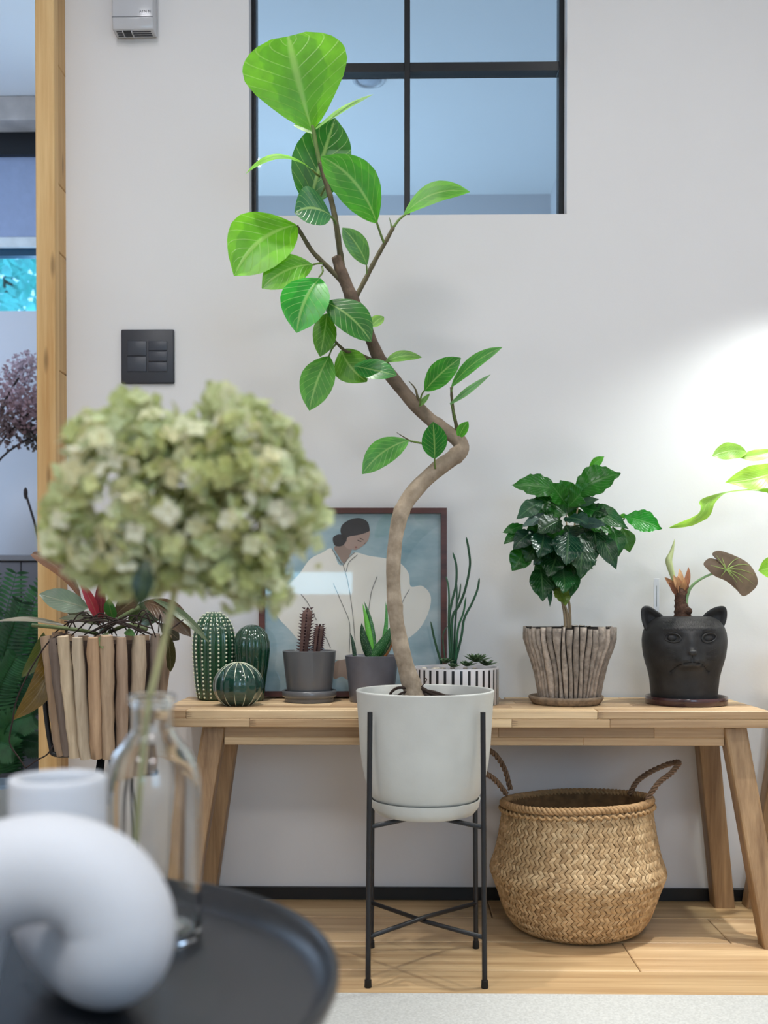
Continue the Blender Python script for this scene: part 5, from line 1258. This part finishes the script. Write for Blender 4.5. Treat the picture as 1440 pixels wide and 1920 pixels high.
# ------------------------------------------------------------------ foreground tray table
TX, TY, TR = -0.262, 0.592, 0.226; ZT = 0.444; ZR = 0.461
tb = thing('tray_table', 'round black metal tray table in the foreground', 'table', (TX, TY, 0))
tm = simple('dark_tray_enamel', C(44, 46, 51), 0.33, 0.06, 40)
mesh('tray', lathe([(0, ZT - .003), (TR - .014, ZT - .003), (TR - .004, ZT + .001), (TR, ZT + .010), (TR, ZR - .002), (TR - .002, ZR), (TR - .0045, ZR - .001), (TR - .006, ZT + .010), (TR - .011, ZT + .003), (TR - .020, ZT), (0, ZT)], TX, TY, 128), tm, tb)
for k in range(4):
    a = R(45 + 90 * k); c, s = math.cos(a), math.sin(a)
    mesh('leg', tube([(TX + c * .17, TY + s * .17, 0.0118), (TX + c * .19, TY + s * .19, ZT - .012), (TX + c * .185, TY + s * .185, ZT - .005)], 0.007, 10), tm, tb)
mesh('ring', tube([(TX + .19 * math.cos(R(6 * k)), TY + .19 * math.sin(R(6 * k)), ZT - .010) for k in range(61)], 0.006, 8, False), tm, tb)

# looped tube vase
yb1, yf1 = 0.638, 0.560; rT = 0.0300
o = thing('loop_vase', 'matte white looped tube vase on the black tray', 'vase', (P(110, 1800, 0.59).x, 0.59, ZT))
xm = P(109, 1500, yb1).x
wm = simple('matte_white_ceramic', C(226, 228, 234), 0.75, 0.03, 14, 0.05, 300)
zm_ = P(109, 1459, yb1).z; xr_ = P(213, 1740, yf1).x; xl_ = P(-40, 1740, yf1).x; zc_ = P(100, 1740, yf1).z
cxx = (xr_ + xl_) / 2
pth = [Vector((xm, yb1, zm_)), Vector((xm, yb1, zm_ - .03)), Vector((xm, yb1, ZT + .068)), Vector((xm + .001, yb1 - .003, ZT + .048)), Vector((P(124, 1800, .626).x, .626, ZT + rT + .006)), Vector((P(164, 1800, .603).x, .603, ZT + rT)), Vector((P(202, 1800, .577).x, .577, ZT + rT + .004)), Vector((P(222, 1772, yf1).x, yf1 + .002, P(0, 1772, yf1).z)), Vector((P(221, 1712, yf1).x, yf1, P(0, 1712, yf1).z)), Vector((P(174, 1652, yf1).x, yf1, P(0, 1652, yf1).z)), Vector((P(85, 1625, yf1).x, yf1, P(0, 1626, yf1).z)), Vector((P(-22, 1655, yf1).x, yf1, P(0, 1655, yf1).z)), Vector((P(-85, 1735, yf1).x, yf1, P(0, 1735, yf1).z)), Vector((P(-125, 1830, yf1).x, yf1, ZT + .0)) ]
pa = catmull(pth, 8); V, F = tube(pa, rT, 40, False)
V = [(x, y, max(z, ZT + 0.0003)) for x, y, z in V]
seg = 40; n0 = len(pa)
# rounded mouth with an inner wall
base_ = len(V)
for dr, dz in ((-.0012, .0012), (-.0035, .0016), (-.006, .0008), (-.0068, -.004), (-.007, -.03)):
    for k in range(seg):
        v = Vector(V[k]); d = (v - pa[0]).normalized(); V.append(tuple(pa[0] + d * (rT + dr) + Vector((0, 0, dz))))
def ringf(a, b):
    for k in range(seg): k2 = (k + 1) % seg; F.append((b + k, b + k2, a + k2, a + k))
ringf(0, base_)
for i in range(4): ringf(base_ + i * seg, base_ + (i + 1) * seg)
F.append(tuple(base_ + 4 * seg + k for k in range(seg))); F.append(tuple((n0 - 1) * seg + k for k in range(seg)))
mesh('body', (V, F), wm, o)

# glass bottle
YG = 0.705; xg = P(285, HORIZON, YG).x; sg = S(YG)
gb = thing('glass_bottle', 'clear glass bottle vase holding the hydrangea stem', 'bottle', (xg, YG, ZT))
zq = lambda v: P(285, v, YG).z
zf = ZT + 0.0004
gm = NT('clear_glass'); gm.bsdf(Base_Color=(0.98, 0.995, 0.99, 1), Roughness=0.0, IOR=1.45); gm.b.inputs['Transmission Weight'].default_value = 1.0
gn = gm.noise(gm.objvec((1, 1, 1)), 18, 2); gm.bump(gn, 0.08, 0.002)
outp = [(0, zf + .004), (60 * sg, zf + .002), (80 * sg, zf), (87 * sg, zf + .002), (90 * sg, zf + .008), (90 * sg, zq(1560)), (90 * sg, zq(1480)), (86 * sg, zq(1445)), (75 * sg, zq(1415)), (56 * sg, zq(1392)), (44 * sg, zq(1376)), (38.5 * sg, zq(1360)), (38 * sg, zq(1335)), (39 * sg, zq(1323)), (43.5 * sg, zq(1317)), (44.5 * sg, zq(1310)), (43.5 * sg, zq(1303)), (40 * sg, zq(1300.5)), (36 * sg, zq(1302))]
inp = [(33 * sg, zq(1312)), (32.5 * sg, zq(1360)), (38 * sg, zq(1378)), (50 * sg, zq(1396)), (69 * sg, zq(1420)), (80 * sg, zq(1450)), (84 * sg, zq(1485)), (84 * sg, zq(1560)), (84 * sg, zf + .014), (76 * sg, zf + .009), (40 * sg, zf + .011), (0, zf + .0125)]
def sm_prof(p): 
    q = catmull([Vector((a, b, 0)) for a, b in p], 4); return [(max(0, v.x), v.y) for v in q]
mesh('glass_body', lathe(sm_prof(outp)[:-1] + sm_prof(inp), xg, YG, 72), gm.m, gb)

# hydrangea
YH = 0.705
hy = thing('hydrangea_stem', 'blurred pale green dried hydrangea head on a stem in the bottle', 'flower', tuple(P(252, 1600, YG)))
hst = catmull([P(252, 1600, YG), P(262, 1480, YG), P(277, 1330, YG), P(298, 1240, YH), P(328, 1105, YH), P(335, 1000, YH)], 8)
mesh('stem', tube(hst, 0.0024, 10), simple('dry_stem', C(196, 192, 140), 0.7, 0.12, 60), hy)
mesh('leaf', blade(P(275, 1050, YH - .055), P(262, 1140, YH - .06), 38 * sg, (.2, -1, .1), 'lance', 8, 4, .1), leafmat('dark_bract', 7, .2), hy, color=C(40, 66, 46))
twm2 = simple('dry_stem2', C(170, 170, 120), 0.8)
lobes = [(232, 935, 128, 172, .055), (455, 945, 132, 180, .055), (345, 950, 120, 150, .055), (478, 1085, 52, 50, .022), (160, 990, 62, 96, .035), (540, 960, 58, 100, .035), (250, 1040, 105, 62, .04), (410, 830, 110, 82, .045), (255, 825, 90, 72, .042)]
fm_ = tinted('hydrangea_petal', 0.7, 0.14, 60, 0.0, transl=0.3)
random.seed(33)
def floret(size):
    g = []
    for k in range(4):
        a = k * math.pi / 2 + 0.3; d = Vector((math.cos(a), math.sin(a), 0.28)); 
        g.append(blade(d * size * 0.06, d * size, size * 0.95, (0, 0, 1), 'petal', 4, 2, 0.10, 0, 0.15))
    return merge(*g)
protos = []
for i in range(4):
    me = mesh('floret_src', floret(0.0060 + 0.0008 * i), fm_); protos.append(me.data); bpy.data.objects.remove(me)
pts = []
core3 = [(P(u, v, YH), a * sg, b * sg, c) for u, v, a, b, c in lobes]
# the head is a crowd of smaller tufts sitting on the main lobes
lob3 = []
for i in range(480):
    c, a, b, d = random.choices(core3, weights=[l[1] * l[2] for l in core3])[0]
    n = Vector((random.gauss(0, 1), random.gauss(0, 1), random.gauss(0, 1))).normalized()
    p = c + Vector((n.x * a, n.y * d, n.z * b)) * 0.88
    if any(((p.x - c2.x) / a2) ** 2 + ((p.y - c2.y) / d2) ** 2 + ((p.z - c2.z) / b2) ** 2 < 0.34 for c2, a2, b2, d2 in core3): continue
    r = random.uniform(14, 30) * sg; lob3.append((p, r, r, r))
tries = 0
while len(pts) < 2700 and tries < 60000:
    tries += 1
    c, a, b, d = random.choices(lob3, weights=[l[1] * l[2] for l in lob3])[0]
    n = Vector((random.gauss(0, 1), random.gauss(0, 1), random.gauss(0, 1))).normalized()
    p = c + Vector((n.x * a, n.y * d, n.z * b)) * random.uniform(0.8, 1.15)
    if sum(1 for c2, a2, b2, d2 in core3 if ((p.x - c2.x) / a2) ** 2 + ((p.y - c2.y) / d2) ** 2 + ((p.z - c2.z) / b2) ** 2 < 0.30): continue
    if any(((p.x - c2.x) / a2) ** 2 + ((p.y - c2.y) / d2) ** 2 + ((p.z - c2.z) / b2) ** 2 < 0.30 for c2, a2, b2, d2 in lob3): continue
    nn = Vector((n.x / a, n.y / d, n.z / b)).normalized(); pts.append((p, nn))
pts.sort(key=lambda q: q[0].y)
pal_ = [C(242, 242, 204), C(240, 234, 188), C(224, 228, 164), C(220, 230, 182), C(246, 243, 218), C(212, 216, 146)]
rest = []
hl = Vector(hy.location)
for i, (p, n) in enumerate(pts):
    nn = (n + Vector((random.uniform(-.7, .7), random.uniform(-.7, .7), random.uniform(-.7, .7)))).normalized()
    q = nn.to_track_quat('Z', 'Y') @ Quaternion((0, 0, 1), random.uniform(0, 6.28))
    if i < 296:
        f = bpy.data.objects.new('floret', random.choice(protos)); COL.objects.link(f); f.parent = hy
        f.location = p - hl; f.rotation_mode = 'QUATERNION'; f.rotation_quaternion = q; f.color = random.choice(pal_)
    else:
        me = random.choice(protos); k = len(rest)
        rest.append(([tuple(p + q @ v.co) for v in me.vertices], [tuple(pl.vertices) for pl in me.polygons]))
for k, cc in ((0, C(236, 236, 196)), (1, C(218, 226, 172)), (2, C(200, 208, 140))):
    tag(mesh('florets', merge(*rest[k::3]), fm_, hy, color=cc), 'dense pale green florets filling the flower head', kind='stuff')
root_ = P(333, 1060, YH)
g = []
for i in range(60):
    p, n = random.choice(pts); g.append(tube(catmull([root_ + Vector((0, 0, random.uniform(-.01, .04))), root_.lerp(p, .5) + Vector((0, 0, -.004)), p], 3), .0008, 4))
tag(mesh('pedicels', merge(*g), twm2, hy), kind='stuff')
for (u, v, w) in ((372, 1098, 26), (590, 1065, 14), (540, 1108, 12)):
    p = P(u, v, YH); mesh('petal', blade(p, P(u + w, v - 6, YH), w * .8 * sg, (0, -1, .2), 'petal', 5, 3, .1), fm_, hy, color=C(206, 204, 150))
